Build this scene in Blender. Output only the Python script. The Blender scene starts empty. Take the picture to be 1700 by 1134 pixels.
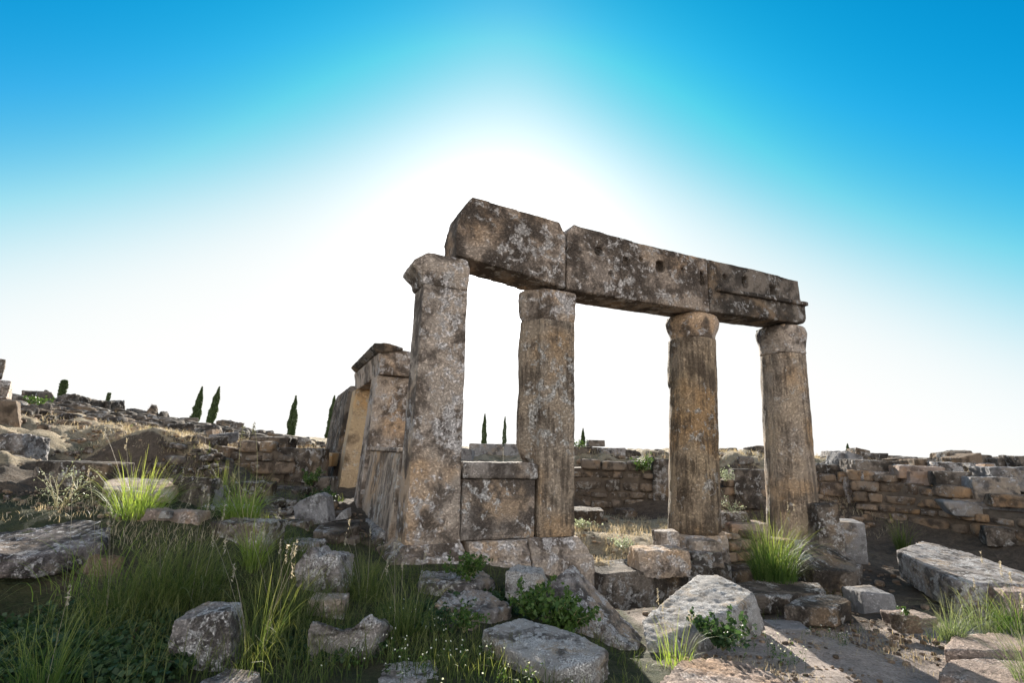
AUR, SAT, SKV, WH, BACK_FILL, EXPO = 20.0, 1.5, .5, 3.15, 46.0, 1.7
import bpy, bmesh, math, random
import numpy as np
from mathutils import Vector, Matrix, noise as mnoise
rng = np.random.default_rng(7); random.seed(7)
S = bpy.context.scene; COL = S.collection
rad = math.radians
# ------------------------------------------------------------------ camera geometry
F = 850.0; PITCH = rad(12); ROLL = rad(1.67); CAM = np.array([0, 0, 1.45])
fw = np.array([0, math.cos(PITCH), math.sin(PITCH)]); r0 = np.array([1., 0, 0]); u0 = np.array([0, -math.sin(PITCH), math.cos(PITCH)])
RT = r0*math.cos(ROLL)+u0*math.sin(ROLL); UP = -r0*math.sin(ROLL)+u0*math.cos(ROLL)
def ray(x, y): return fw*F+RT*(x-850)+UP*(567-y)
def at(x, y, Y):
    d = ray(x, y); return CAM+d*(Y/d[1])
cd = bpy.data.cameras.new('camera'); cam = bpy.data.objects.new('camera', cd); COL.objects.link(cam)
cd.sensor_width = 36; cd.lens = 18; cd.clip_start = .05; cd.clip_end = 9000
M = Matrix.Identity(4)
for i in range(3): M[i][0], M[i][1], M[i][2], M[i][3] = RT[i], UP[i], -fw[i], CAM[i]
cam.matrix_world = M; S.camera = cam
# ------------------------------------------------------------------ light and sky
SUN_EL, SUN_AZ = rad(18.46), rad(-1.61)
SD = Vector((math.sin(SUN_AZ)*math.cos(SUN_EL), math.cos(SUN_AZ)*math.cos(SUN_EL), math.sin(SUN_EL)))
sl = bpy.data.lights.new('sun', 'SUN'); sl.energy = 5.0; sl.angle = rad(.55); sl.color = (1, .93, .82)
so = bpy.data.objects.new('sun', sl); COL.objects.link(so); so.rotation_euler = (-SD).to_track_quat('-Z', 'Y').to_euler()
W = bpy.data.worlds.new('World'); S.world = W; W.use_nodes = True
nt = W.node_tree; nt.nodes.clear()
class NT:
    def __init__(s, t): s.t = t
    def n(s, ty, ins=None, **kw):
        x = s.t.nodes.new(ty)
        for k, v in kw.items(): setattr(x, k, v)
        for k, v in (ins or {}).items():
            if isinstance(v, bpy.types.NodeSocket): s.t.links.new(v, x.inputs[k])
            else: x.inputs[k].default_value = v
        return x
    def math(s, op, a, b=0.0, c=None, clamp=False):
        d = {0: a, 1: b}
        if c is not None: d[2] = c
        return s.n('ShaderNodeMath', d, operation=op, use_clamp=clamp).outputs[0]
    def mix(s, f, a, b, bt='MIX'):
        x = s.n('ShaderNodeMix', data_type='RGBA', blend_type=bt)
        for i, v in ((0, f), (6, a), (7, b)):
            if isinstance(v, bpy.types.NodeSocket): s.t.links.new(v, x.inputs[i])
            else: x.inputs[i].default_value = (*v, 1) if isinstance(v, tuple) and len(v) == 3 else v
        return x.outputs[2]
    def ramp(s, f, stops):
        x = s.n('ShaderNodeValToRGB', {0: f}); e = x.color_ramp.elements
        while len(e) < len(stops): e.new(.5)
        for q, (p, c) in zip(e, stops):
            q.position = p; q.color = (c, c, c, 1) if isinstance(c, (int, float)) else (*c, 1)
        return x.outputs[0]
    def noise(s, co, sc, det=6, ro=.6, dist=0):
        return s.n('ShaderNodeTexNoise', {'Vector': co, 'Scale': sc, 'Detail': det, 'Roughness': ro, 'Distortion': dist}).outputs[0]
w = NT(nt)
sky = w.n('ShaderNodeTexSky', sky_type='NISHITA', sun_disc=False, sun_elevation=SUN_EL, sun_rotation=SUN_AZ, air_density=1.0, dust_density=1.0, ozone_density=2.0)
gen = w.n('ShaderNodeTexCoord').outputs['Generated']
sp_ = w.n('ShaderNodeSeparateXYZ', {0: gen}).outputs
dg = lambda v: w.math('MULTIPLY', v, 180/math.pi)
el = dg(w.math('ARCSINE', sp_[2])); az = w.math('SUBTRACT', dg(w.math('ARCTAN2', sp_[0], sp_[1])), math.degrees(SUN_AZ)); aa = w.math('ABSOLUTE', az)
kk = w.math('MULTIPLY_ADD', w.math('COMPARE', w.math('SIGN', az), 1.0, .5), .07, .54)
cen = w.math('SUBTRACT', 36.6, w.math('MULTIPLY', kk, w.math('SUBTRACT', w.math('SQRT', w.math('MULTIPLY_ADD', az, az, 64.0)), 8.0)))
back = w.n('ShaderNodeMapRange', {0: aa, 1: 60.0, 2: 150.0, 3: 9.0, 4: BACK_FILL}).outputs[0]     # low pale haze all round, raised behind the camera as added fill light
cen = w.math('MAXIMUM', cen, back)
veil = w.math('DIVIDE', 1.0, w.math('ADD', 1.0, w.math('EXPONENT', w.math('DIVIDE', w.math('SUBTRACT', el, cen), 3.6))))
dt = w.n('ShaderNodeVectorMath', {0: gen, 1: tuple(SD)}, operation='DOT_PRODUCT').outputs['Value']
th = dg(w.math('ARCCOSINE', w.math('MINIMUM', dt, .99999)))
aur = w.math('MULTIPLY', w.math('EXPONENT', w.math('MULTIPLY', th, -1/4.0)), AUR)
hs = w.n('ShaderNodeHueSaturation', {'Hue': .5, 'Saturation': SAT, 'Value': SKV, 'Color': sky.outputs[0]}).outputs[0]
blue = w.mix(1.0, hs, (.02, 1.3, 1.2), 'MULTIPLY')
blue = w.mix(1.0, blue, (1., 1.9, 2.55), 'DARKEN')
wh = w.n('ShaderNodeMapRange', {0: aa, 1: 60.0, 2: 150.0, 3: WH, 4: 8.0}).outputs[0]  # sky also brightened behind the camera, added to fill the shaded faces
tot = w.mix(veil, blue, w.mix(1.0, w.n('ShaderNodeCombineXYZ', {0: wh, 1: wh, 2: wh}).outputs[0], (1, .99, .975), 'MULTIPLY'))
tot = w.mix(1.0, tot, w.n('ShaderNodeCombineXYZ', {0: aur, 1: aur, 2: aur}).outputs[0], 'ADD')
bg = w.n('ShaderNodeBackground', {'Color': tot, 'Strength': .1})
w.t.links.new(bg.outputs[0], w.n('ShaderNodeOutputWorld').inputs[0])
S.view_settings.view_transform = 'Standard'; S.view_settings.look = 'None'; S.view_settings.gamma = 1; S.view_settings.exposure = EXPO
S.cycles.max_bounces = 8; S.cycles.diffuse_bounces = 5; S.cycles.use_denoising = True
# ------------------------------------------------------------------ materials
def newmat(name):
    m = bpy.data.materials.new(name); m.use_nodes = True; m.node_tree.nodes.clear(); return m, NT(m.node_tree)
def finish(m, q, col, rough=.9, bump=None, bd=.02, bs=1.0, spec=.15):
    d = {'Base Color': col, 'Roughness': rough, 'Specular IOR Level': spec}
    if bump is not None: d['Normal'] = q.n('ShaderNodeBump', {'Height': bump, 'Distance': bd, 'Strength': bs}).outputs[0]
    b = q.n('ShaderNodeBsdfPrincipled', d); q.t.links.new(b.outputs[0], q.n('ShaderNodeOutputMaterial').inputs[0]); return m
def stone_mat(name, c1, c2, dark, lich, dk=.5, lk=.62, sc=1.0, bd=.03, streak=False, island=0.0, pit=.45, lich2=None):
    """weathered stone: two base tones, dark patina patches, crisp pale lichen, pits"""
    m, q = newmat(name)
    tc = q.n('ShaderNodeTexCoord').outputs['Object']
    rnd = q.n('ShaderNodeObjectInfo').outputs['Random']
    co = q.n('ShaderNodeVectorMath', {0: tc, 1: q.n('ShaderNodeCombineXYZ', {0: q.math('MULTIPLY', rnd, 37.), 1: q.math('MULTIPLY', rnd, 91.), 2: q.math('MULTIPLY', rnd, 13.)}).outputs[0]}, operation='ADD').outputs[0]
    if island:
        ir = q.n('ShaderNodeNewGeometry').outputs['Random Per Island']
        co = q.n('ShaderNodeVectorMath', {0: co, 1: q.n('ShaderNodeCombineXYZ', {0: q.math('MULTIPLY', ir, 50.), 1: 0.0, 2: q.math('MULTIPLY', ir, 23.)}).outputs[0]}, operation='ADD').outputs[0]
    big = q.noise(co, 1.3*sc, 5, .6); mid = q.noise(co, 4.5*sc, 10, .68, .3); mid2 = q.noise(q.n('ShaderNodeVectorMath', {0: co, 1: (5, 9, 2)}, operation='ADD').outputs[0], 7.5*sc, 9, .6, .35)
    fine = q.noise(co, 34*sc, 8, .7); tiny = q.noise(co, 110*sc, 3, .6)
    if streak:
        sco = q.n('ShaderNodeMapping', {'Vector': co, 'Scale': (9, 9, .7)}).outputs[0]
        stv = q.noise(sco, 1.6, 8, .65, .4)
    col = q.mix(q.ramp(big, [(.35, 0.), (.65, 1.)]), c1, c2)
    if island: col = q.mix(1.0, col, q.ramp(ir, [(0, tuple(1-island for _ in range(3))), (.5, (1, 1-island*.16, 1-island*.32)), (1, (1+island*.2,)*3)]), 'MULTIPLY')
    wide = q.noise(q.n('ShaderNodeVectorMath', {0: co, 1: (3, 21, 6)}, operation='ADD').outputs[0], .75*sc, 4, .55); och = tuple(a*b for a, b in zip(c1, (1.08, .86, .6)))
    col = q.mix(q.ramp(wide, [(.52, 0.), (.62, .75)]), col, och)
    dkn = q.noise(q.n('ShaderNodeVectorMath', {0: co, 1: (1, 31, 9)}, operation='ADD').outputs[0], 2.3*sc, 9, .6, .25); sd = q.math('ADD', q.math('ADD', q.math('MULTIPLY', dkn, .7), q.math('MULTIPLY', big, .15)), q.math('MULTIPLY', mid, .15))
    if streak: sd = q.math('ADD', q.math('MULTIPLY', sd, .62), q.math('MULTIPLY', stv, .38))
    col = q.mix(q.ramp(sd, [(dk-.04, 0.), (dk+.03, .8), (dk+.1, 1.)]), col, dark)
    cl = q.noise(q.n('ShaderNodeVectorMath', {0: co, 1: (11, 2, 17)}, operation='ADD').outputs[0], 1.6*sc, 4, .55)
    lm = q.ramp(q.math('ADD', q.math('ADD', q.math('MULTIPLY', mid2, .8), q.math('MULTIPLY', fine, .1)), q.math('MULTIPLY_ADD', cl, .55, -.215)), [(lk-.02, 0.), (lk+.02, .55), (lk+.07, .95)])
    lc = q.mix(q.ramp(fine, [(.38, 0.), (.62, 1.)]), tuple(a*.62 for a in lich), tuple(min(a*1.12, .85) for a in lich))
    col = q.mix(lm, col, lc)
    if lich2:
        m3 = q.noise(q.n('ShaderNodeVectorMath', {0: co, 1: (15, 3, 8)}, operation='ADD').outputs[0], 5*sc, 8, .66, .5)
        col = q.mix(q.ramp(m3, [(.58, 0.), (.64, .85)]), col, lich2)
    col = q.mix(q.math('MULTIPLY', q.ramp(fine, [(.34, min(pit*1.3, 1.)), (.46, 0.)]), q.ramp(cl, [(.4, .25), (.6, 1.)])), col, tuple(a*.22 for a in dark))
    col = q.mix(q.ramp(tiny, [(.3, .35), (.7, 0.)]), col, tuple(a*.5 for a in c1))
    h = q.math('ADD', q.math('ADD', q.math('MULTIPLY', mid, 1.0), q.ramp(fine, [(.3, 0.), (.55, .75)])), q.math('MULTIPLY', tiny, .12))
    if streak: h = q.math('ADD', h, q.math('MULTIPLY', stv, 1.0))
    return finish(m, q, col, .92, h, bd, 1.0)
MAT = {}
MAT['ashlar'] = stone_mat('ashlar_stone', (.58, .47, .38), (.46, .39, .33), (.06, .046, .038), (.64, .6, .58), dk=.51, lk=.56, sc=1.0, bd=.035)
MAT['beam'] = stone_mat('dark_ashlar', (.47, .37, .29), (.36, .295, .245), (.06, .047, .039), (.6, .56, .53), dk=.475, lk=.565, sc=.9, bd=.045)
MAT['ashlar_warm'] = stone_mat('warm_ashlar', (.6, .45, .28), (.5, .38, .26), (.14, .1, .065), (.55, .5, .42), dk=.57, lk=.62, sc=.9, bd=.03)
MAT['column'] = stone_mat('column_stone', (.46, .345, .225), (.35, .275, .205), (.075, .055, .042), (.5, .47, .43), dk=.505, lk=.62, sc=1.0, bd=.05, streak=True)
MAT['column_grey'] = stone_mat('greyish_column_stone', (.44, .35, .26), (.36, .3, .24), (.08, .062, .05), (.56, .54, .51), dk=.52, lk=.585, sc=1.0, bd=.04, streak=True)
MAT['column_tan'] = stone_mat('tan_column_stone', (.52, .4, .28), (.36, .3, .25), (.1, .08, .065), (.54, .5, .46), dk=.525, lk=.6, sc=.9, bd=.04, streak=True)
MAT['jamb'] = stone_mat('streaked_jamb', (.5, .4, .31), (.42, .35, .29), (.07, .055, .047), (.55, .52, .48), dk=.5, lk=.59, sc=1.2, bd=.02, streak=True)
MAT['dark'] = stone_mat('dark_lichen_stone', (.27, .225, .185), (.2, .168, .14), (.042, .035, .03), (.52, .5, .48), dk=.49, lk=.59, sc=1.3, bd=.04)
MAT['grey'] = stone_mat('grey_lichen_stone', (.46, .42, .4), (.33, .295, .275), (.06, .052, .047), (.68, .66, .65), dk=.515, lk=.545, sc=2.2, bd=.035, pit=.8)
MAT['ledge'] = stone_mat('dark_purple_lichen_stone', (.34, .3, .29), (.25, .215, .21), (.04, .033, .033), (.66, .63, .63), dk=.48, lk=.555, sc=2.2, bd=.04, pit=.8)
MAT['panel'] = stone_mat('grey_parapet_stone', (.4, .345, .3), (.32, .28, .25), (.07, .056, .048), (.6, .58, .56), dk=.5, lk=.575, sc=1.2, bd=.03)
MAT['white'] = stone_mat('pale_lichen_stone', (.56, .53, .5), (.43, .4, .375), (.07, .06, .053), (.74, .72, .7), dk=.545, lk=.535, sc=2.8, bd=.035, pit=.9)
MAT['blue'] = stone_mat('bluish_grey_stone', (.34, .33, .33), (.25, .24, .24), (.08, .072, .07), (.48, .47, .47), dk=.55, lk=.58, sc=1.8, bd=.025)
MAT['bed'] = stone_mat('pinkish_bedrock', (.52, .4, .33), (.42, .33, .28), (.14, .105, .085), (.58, .5, .45), dk=.58, lk=.61, sc=1.6, bd=.045)
MAT['brown'] = stone_mat('brown_rubble_stone', (.36, .265, .185), (.26, .2, .15), (.08, .06, .045), (.45, .41, .37), dk=.54, lk=.62, sc=1.8, bd=.04)
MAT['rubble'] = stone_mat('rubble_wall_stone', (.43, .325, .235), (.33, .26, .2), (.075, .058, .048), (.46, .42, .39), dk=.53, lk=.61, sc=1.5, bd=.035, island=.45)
MAT['rubdark'] = stone_mat('dark_rubble_stone', (.34, .275, .215), (.25, .21, .175), (.07, .055, .045), (.46, .43, .39), dk=.52, lk=.59, sc=1.6, bd=.035, island=.45)  # darker tone of the rubble wall stone
def plain(name, c1, c2, sc=3, rough=.9):
    m, q = newmat(name); tc = q.n('ShaderNodeTexCoord').outputs['Object']; n = q.noise(tc, sc, 6, .65)
    return finish(m, q, q.mix(q.ramp(n, [(.35, 0.), (.65, 1.)]), c1, c2), rough, n, .02)
MAT['earth'] = plain('packed_earth', (.055, .043, .033), (.11, .085, .063), 6)
MAT['trunk'] = plain('bark', (.12, .09, .06), (.2, .16, .12), 12)
def leaf_mat(name, a, b, trans=.45, tip=None, tt=(1.35, 1.35, .75)):
    m, q = newmat(name)
    ir = q.n('ShaderNodeNewGeometry').outputs['Random Per Island']
    col = q.mix(ir, a, b)
    if tip:
        at_ = q.n('ShaderNodeAttribute', attribute_name='t').outputs['Fac']
        col = q.mix(q.ramp(at_, [(.45, 0.), (1., .9)]), col, tip)
    df = q.n('ShaderNodeBsdfPrincipled', {'Base Color': col, 'Roughness': .55, 'Specular IOR Level': .3})
    tr = q.n('ShaderNodeBsdfTranslucent', {'Color': q.mix(1.0, col, tt, 'MULTIPLY')})
    mx = q.n('ShaderNodeMixShader', {0: trans, 1: df.outputs[0], 2: tr.outputs[0]})
    q.t.links.new(mx.outputs[0], q.n('ShaderNodeOutputMaterial').inputs[0]); return m
MAT['grass'] = leaf_mat('green_grass', (.04, .066, .018), (.1, .13, .036), .45, (.24, .24, .09))
MAT['tuss'] = leaf_mat('tussock_grass', (.13, .2, .035), (.25, .32, .075), .5, (.36, .36, .14))
MAT['tussd'] = leaf_mat('dark_tussock_grass', (.035, .075, .02), (.09, .14, .035), .5, (.3, .32, .1))
MAT['tussg'] = leaf_mat('greyish_tussock_grass', (.08, .115, .06), (.15, .18, .1), .45, (.27, .26, .17))
MAT['dry'] = leaf_mat('dry_grass', (.3, .25, .16), (.48, .41, .29), .4, None, (1.1, 1.0, .8))
MAT['leaf'] = leaf_mat('green_leaf', (.035, .075, .018), (.08, .135, .03), .35)
MAT['leafdk'] = leaf_mat('dark_ivy_leaf', (.018, .042, .016), (.042, .08, .03), .3)
MAT['palelf'] = leaf_mat('pale_shrub_leaf', (.24, .28, .18), (.38, .4, .3), .4, None, (1.1, 1.1, .9))
MAT['seed'] = leaf_mat('pale_seed_head', (.34, .31, .23), (.48, .43, .34), .4, None, (1.1, 1, .8))
MAT['flower'] = leaf_mat('white_flower', (.75, .74, .7), (.8, .8, .78), .3)
MAT['cyp'] = leaf_mat('cypress_foliage', (.035, .055, .02), (.06, .09, .03), .2)
MAT['stem'] = leaf_mat('dry_stem', (.28, .26, .12), (.36, .32, .18), .2)
# ------------------------------------------------------------------ helpers
def tag(o, label=None, cat=None, group=None, kind=None):
    for k, v in (('label', label), ('category', cat), ('group', group), ('kind', kind)):
        if v: o[k] = v
    return o
def link(name, me, mat, loc=(0, 0, 0), parent=None, smooth=True):
    o = bpy.data.objects.new(name, me); COL.objects.link(o)
    if mat: me.materials.append(MAT[mat] if isinstance(mat, str) else mat)
    o.location = loc
    if parent: o.parent = parent
    if smooth: me.polygons.foreach_set('use_smooth', [True]*len(me.polygons))
    return o
def empty(name, loc=(0, 0, 0)):
    o = bpy.data.objects.new(name, None); COL.objects.link(o); o.location = loc; o.empty_display_size = .2; return o
def quads(name, V, Q, attr=None):
    """V (n,3) verts, Q (m,4) quads -> mesh"""
    me = bpy.data.meshes.new(name); V = np.asarray(V, np.float32); Q = np.asarray(Q, np.int32)
    me.vertices.add(len(V)); me.vertices.foreach_set('co', V.ravel())
    me.loops.add(Q.size); me.loops.foreach_set('vertex_index', Q.ravel())
    me.polygons.add(len(Q)); me.polygons.foreach_set('loop_start', np.arange(0, Q.size, 4, dtype=np.int32))
    me.update(calc_edges=True)
    if attr is not None:
        a = me.attributes.new('t', 'FLOAT', 'POINT'); a.data.foreach_set('value', np.asarray(attr, np.float32))
    return me
def pymesh(name, V, Fc):
    me = bpy.data.meshes.new(name); me.from_pydata([tuple(v) for v in V], [], Fc); me.update()
    bm = bmesh.new(); bm.from_mesh(me); bmesh.ops.recalc_face_normals(bm, faces=bm.faces); bm.to_mesh(me); bm.free(); return me
TEX = {}
def cloudtex(size, kind='CLOUDS'):
    k = (round(size, 3), kind)
    if k not in TEX:
        t = bpy.data.textures.new('rough', kind); t.noise_scale = size
        if kind == 'CLOUDS': t.noise_depth = 4
        elif kind == 'VORONOI': t.distance_metric = 'DISTANCE'
        TEX[k] = t
    return TEX[k]
def weather(o, dim, vox, sm=3, rough=.08, fine=.25):
    """wear a clean block: remesh, round the arrises, then coarse and fine roughness"""
    r = o.modifiers.new('remesh', 'REMESH'); r.mode = 'VOXEL'; r.voxel_size = vox; r.use_smooth_shade = True
    if sm:
        s = o.modifiers.new('round', 'SMOOTH'); s.factor = .5; s.iterations = sm
    if rough:
        d = o.modifiers.new('coarse', 'DISPLACE'); d.texture = cloudtex(dim*.55); d.strength = rough*dim; d.mid_level = .5; d.texture_coords = 'GLOBAL'
        d = o.modifiers.new('fine', 'DISPLACE'); d.texture = cloudtex(dim*.16); d.strength = rough*dim*fine*2.4; d.mid_level = .5; d.texture_coords = 'GLOBAL'
CUBEF = [(0, 3, 2, 1), (4, 5, 6, 7), (0, 1, 5, 4), (1, 2, 6, 5), (2, 3, 7, 6), (3, 0, 4, 7)]
def block(kind, label, x0, x1, y0, y1, Y, dep, mat, yaw=0, j=.07, rough=.1, sm=3, sink=.12, cat='stone', group=None, tx=0, ty=0, taper=0, vox=None):
    """stone whose front face spans those pixels at distance Y; base is sunk a little into the ground"""
    P = at((x0+x1)/2, y1, Y); w_ = (at(x1, (y0+y1)/2, Y)-at(x0, (y0+y1)/2, Y))[0]
    tp = at((x0+x1)/2, y0, Y); tp = at((x0+x1)/2, y0, Y+dep*.8) if tp[2] < 1.4 else tp; h = max(tp[2]-P[2], .05)
    V = []
    for z in (-sink, h):
        k = 1-taper if z > 0 else 1
        for (a, b) in ((-.5, 0), (.5, 0), (.5, 1), (-.5, 1)):
            V.append([a*w_*k+random.uniform(-j, j)*w_, b*dep+(taper*dep*.5*(1 if b == 0 else -1) if z > 0 else 0)+random.uniform(-j, j)*dep, z+(random.uniform(-j, j)*h if z > 0 else 0)])
    R = Matrix.Rotation(rad(yaw), 3, 'Z') @ Matrix.Rotation(rad(ty), 3, 'Y') @ Matrix.Rotation(rad(tx), 3, 'X')
    V = [R @ Vector(v) for v in V]
    me = pymesh(kind, V, CUBEF); o = link(kind, me, mat, P)
    dm = min(w_, h+sink, dep); mx = max(w_, h, dep)
    weather(o, dm, vox or max(mx/55, .009 if Y < 6 else .015, dm/30), sm, rough)
    return tag(o, label, cat, group)
def slab(kind, label, top, down, mat, cat='stone', rough=.1, sm=3, vox=None, group=None, fine=.3, parent=None):
    """stone given by its top outline (pixel x, pixel y, distance) and the vector from the top to its underside"""
    T = [at(*p) for p in top]; n = len(T); c = sum(T)/n; D = np.array(down, float)
    base = c+D; V = [p-base for p in T]+[p+D-base for p in T]
    Fc = [tuple(range(n)), tuple(range(2*n-1, n-1, -1))]+[(i, i+n, (i+1) % n+n, (i+1) % n) for i in range(n)]
    me = pymesh(kind, V, Fc); o = link(kind, me, mat, base)
    V = np.array(V); dims = V.max(0)-V.min(0); dm = min(np.linalg.norm(D), dims.max())
    weather(o, dm, vox or max(dims.max()/70, .009), sm, rough, fine)
    return tag(o, label, cat, group)
# ------------------------------------------------------------------ terrain
AZ = rad(66); UU = np.array([math.sin(AZ), math.cos(AZ), 0]); VV = np.array([-UU[1], UU[0], 0]); OO = np.array([-1.2323, 6.7336, 0])
FR = Matrix([[UU[0], VV[0], 0], [UU[1], VV[1], 0], [0, 0, 1]])
def fp(u, v, z): return OO+UU*u+VV*v+np.array([0, 0, z])
CP = [at(*p) for p in [
 (50,1134,3.2),(450,1134,3.5),(850,1134,3.65),(1250,1134,4.4),(1650,1134,4.8),(50,1040,4.2),(450,1050,4.35),(650,1050,4.5),(850,1050,4.8),(1050,1080,4.9),(1250,1060,5.6),(1450,1060,5.9),(1650,1060,5.9),
 (90,985,4.5),(60,862,5.2),(180,866,5.2),(100,835,5.9),(30,765,7.2),(40,722,9),(240,890,5.0),(330,930,4.9),(420,930,5.0),(300,990,4.5),(160,1000,4.4),
 (300,850,5.8),(400,860,6.0),(470,900,6.3),(560,940,5.8),(520,920,6.3),(600,900,7.3),(480,840,8.5),(550,835,9),(400,815,9),(300,805,8.5),(230,802,8),(140,744,9.8),(200,729,9.8),(250,725,9.8),(300,735,9.8),(340,750,9.9),(140,778,9.25),(200,787,9.25),(250,792,9.25),(300,796,9.25),(345,803,9.3),(60,702,10),
 (100,692,12),(220,702,14),(300,717,14),(400,727,15),(450,737,16),(520,762,14),(430,800,11),(530,800,12),(50,668,15),(150,684,16),(250,698,18),(400,716,20),(520,737,22),
 (700,945,6.4),(850,950,6.6),(640,950,6.3),(780,1000,5.4),(930,990,6.2),(1000,1012,6.7),(1100,1005,7.0),(1240,975,8.0),(1350,960,8.5),(1450,980,8.0),(1600,1000,7.6),(1700,1000,7.4),(1500,950,9.5),(1420,897,12.3),(1550,936,10.6),(1690,962,9.6),
 (1000,932,8.0),(1000,900,9.3),(1000,870,11),(1080,872,11.5),(1230,862,11),(1200,884,9.7),(1000,852,14.2),(1230,850,14),
 (1000,762,15.3),(1080,754,17.5),(1230,762,15.3),(1280,758,18),(830,790,13),(830,772,15.3),(760,772,15),(1400,772,15),(1550,785,13.2),(1690,790,13),(1500,772,18),(1680,774,18),(1100,752,25),(1500,766,30),(830,749,30)]]
CP += [np.array(p, float) for p in [(-60,100,4.2),(-30,100,2.3),(0,110,1.2),(40,100,1.0),(80,80,1.2),(-80,60,4.5),(0,40,1.35),(30,40,1.4),(0,0,-.05),(-3,0,0),(4,0,-.4),(0,-4,0),(-8,4,.8),(-9,8,1.4),(9,6,-.3),(12,9,.9),(10,3,-.3),(-1,9,0),(-2,12,.3),(1.5,9.5,0),(-15,14,2.4),(0,-30,-.2),(-30,-10,.5),(30,-10,0)]]
CP += [fp(u, -.62, -.7) for u in (2.9, 3.7, 4.5, 5.3)]+[fp(u, -.3, -.62) for u in (2.9, 3.7, 4.5, 5.3)]+[fp(u, .5, -.24) for u in (2.9, 3.5, 4.1)]+[fp(u, .6, -.12) for u in (5.6, 6.2)]
CP = np.array(CP)
def phi(d): return np.sqrt(d*d+.04)
_n = len(CP); A = np.zeros((_n+3, _n+3)); dd = np.hypot(CP[:, None, 0]-CP[None, :, 0], CP[:, None, 1]-CP[None, :, 1])
A[:_n, :_n] = phi(dd)+np.eye(_n)*-.02; A[:_n, _n] = 1; A[:_n, _n+1:] = CP[:, :2]*.05; A[_n:, :_n] = A[:_n, _n:].T
RB = np.linalg.solve(A, np.concatenate([CP[:, 2], np.zeros(3)]))
def g(x, y):
    x = np.atleast_1d(np.asarray(x, float)); y = np.atleast_1d(np.asarray(y, float)); out = np.zeros(len(x))
    for i in range(0, len(x), 20000):
        X, Y = x[i:i+20000], y[i:i+20000]
        out[i:i+20000] = phi(np.hypot(X[:, None]-CP[:, 0], Y[:, None]-CP[:, 1]))@RB[:_n]+RB[_n]+.05*(RB[_n+1]*X+RB[_n+2]*Y)
    r = np.hypot(x, y); k = np.clip((r-60)/90, 0, 1); k = k*k*(3-2*k)
    return out*(1-k)+.9*k
def gz(x, y): return float(g(x, y)[0])
ths = np.concatenate([np.linspace(-70, 70, 430), np.linspace(72, 288, 60)]); rs = np.concatenate([np.linspace(.3, 2.2, 10), np.arange(2.3, 14, .055), np.geomspace(14.1, 60, 90), np.geomspace(64, 4500, 26)])
TH, RS = np.meshgrid(np.radians(ths), rs); X = (RS*np.sin(TH)).ravel(); Yv = (RS*np.cos(TH)).ravel(); Z = g(X, Yv)
nz = np.array([mnoise.fractal((a*1.1, b*1.1, 3), 1.0, 2.0, 5) if r < 60 else 0 for a, b, r in zip(X, Yv, RS.ravel())])
n2 = np.array([mnoise.ridged_multi_fractal((a*2.6, b*2.6, 9), 1.0, 2.1, 4, 1.0, 2.0) if 3 < r < 26 else 0 for a, b, r in zip(X, Yv, RS.ravel())])
rough_ = np.clip((Z-.35)/.4, 0, 1)*np.clip((Yv-4.5)/2, 0, 1)
Z += nz*np.clip(RS.ravel()/5, .5, 2)*(.045+.035*rough_)+(n2-1.2*(n2 != 0))*(.014+.065*rough_)
na, nr = len(ths), len(rs)
Q = [(i*na+k, (i+1)*na+k, (i+1)*na+(k+1) % na, i*na+(k+1) % na) for i in range(nr-1) for k in range(na)]
me = quads('ground', np.stack([X, Yv, Z], 1), Q)
m, q = newmat('ground_soil')
tc = q.n('ShaderNodeTexCoord').outputs['Object']
sx = q.n('ShaderNodeSeparateXYZ', {0: tc})
a = q.noise(tc, 1.2, 8, .65); b = q.noise(tc, 9, 8, .7); c = q.noise(tc, 45, 6, .7)
straw = q.mix(q.ramp(b, [(.35, 0.), (.65, 1.)]), (.3, .235, .15), (.46, .38, .27))
soil = q.mix(q.ramp(b, [(.35, 0.), (.65, 1.)]), (.07, .055, .042), (.145, .112, .085))
rock = q.mix(q.ramp(b, [(.35, 0.), (.7, 1.)]), (.34, .28, .24), (.55, .455, .4))
green = q.mix(q.ramp(b, [(.35, 0.), (.65, 1.)]), (.03, .042, .018), (.085, .085, .042))
att = q.n('ShaderNodeAttribute', attribute_name='cover'); sp = q.n('ShaderNodeSeparateXYZ', {0: att.outputs['Vector']})
n_ = q.math('MULTIPLY', q.math('SUBTRACT', a, .5), 1.6)
mk = lambda s_: q.math('ADD', s_, n_, clamp=True)
col = q.mix(q.ramp(mk(sp.outputs[0]), [(.35, 0.), (.65, 1.)]), soil, straw)
col = q.mix(q.ramp(mk(sp.outputs[1]), [(.35, 0.), (.65, 1.)]), col, green)
col = q.mix(q.ramp(mk(sp.outputs[2]), [(.35, 0.), (.65, 1.)]), col, rock)
col = q.mix(q.ramp(c, [(.35, .5), (.55, 0.)]), col, (.05, .04, .03))
MAT['ground'] = finish(m, q, col, .95, q.math('ADD', q.math('MULTIPLY', b, 1.0), q.math('MULTIPLY', c, .6)), .08)
cov = me.attributes.new('cover', 'FLOAT_VECTOR', 'POINT'); CV = np.zeros((len(X), 3), np.float32); slope = np.hypot(g(X+.12, Yv)-g(X-.12, Yv), g(X, Yv+.12)-g(X, Yv-.12))/.24
upper = np.clip((Z-.95)/.3, 0, 1); inter = ((X > .6) & (Yv > 7.7) & (Yv < 12.5) & (X < 4.5))
CV[:, 0] = np.maximum(upper, inter*1.0)
CV[:, 1] = np.where((Yv < 7.2) & (X < 1.4) & (Z < .8), .75, np.where(upper > .5, .28, .1))
CV[:, 2] = np.clip((X-.9)/.9, 0, 1)*np.clip((6.9-Yv)/.9, 0, 1)
CV *= np.clip((.95-slope)/.35, 0, 1)[:, None]
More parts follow.
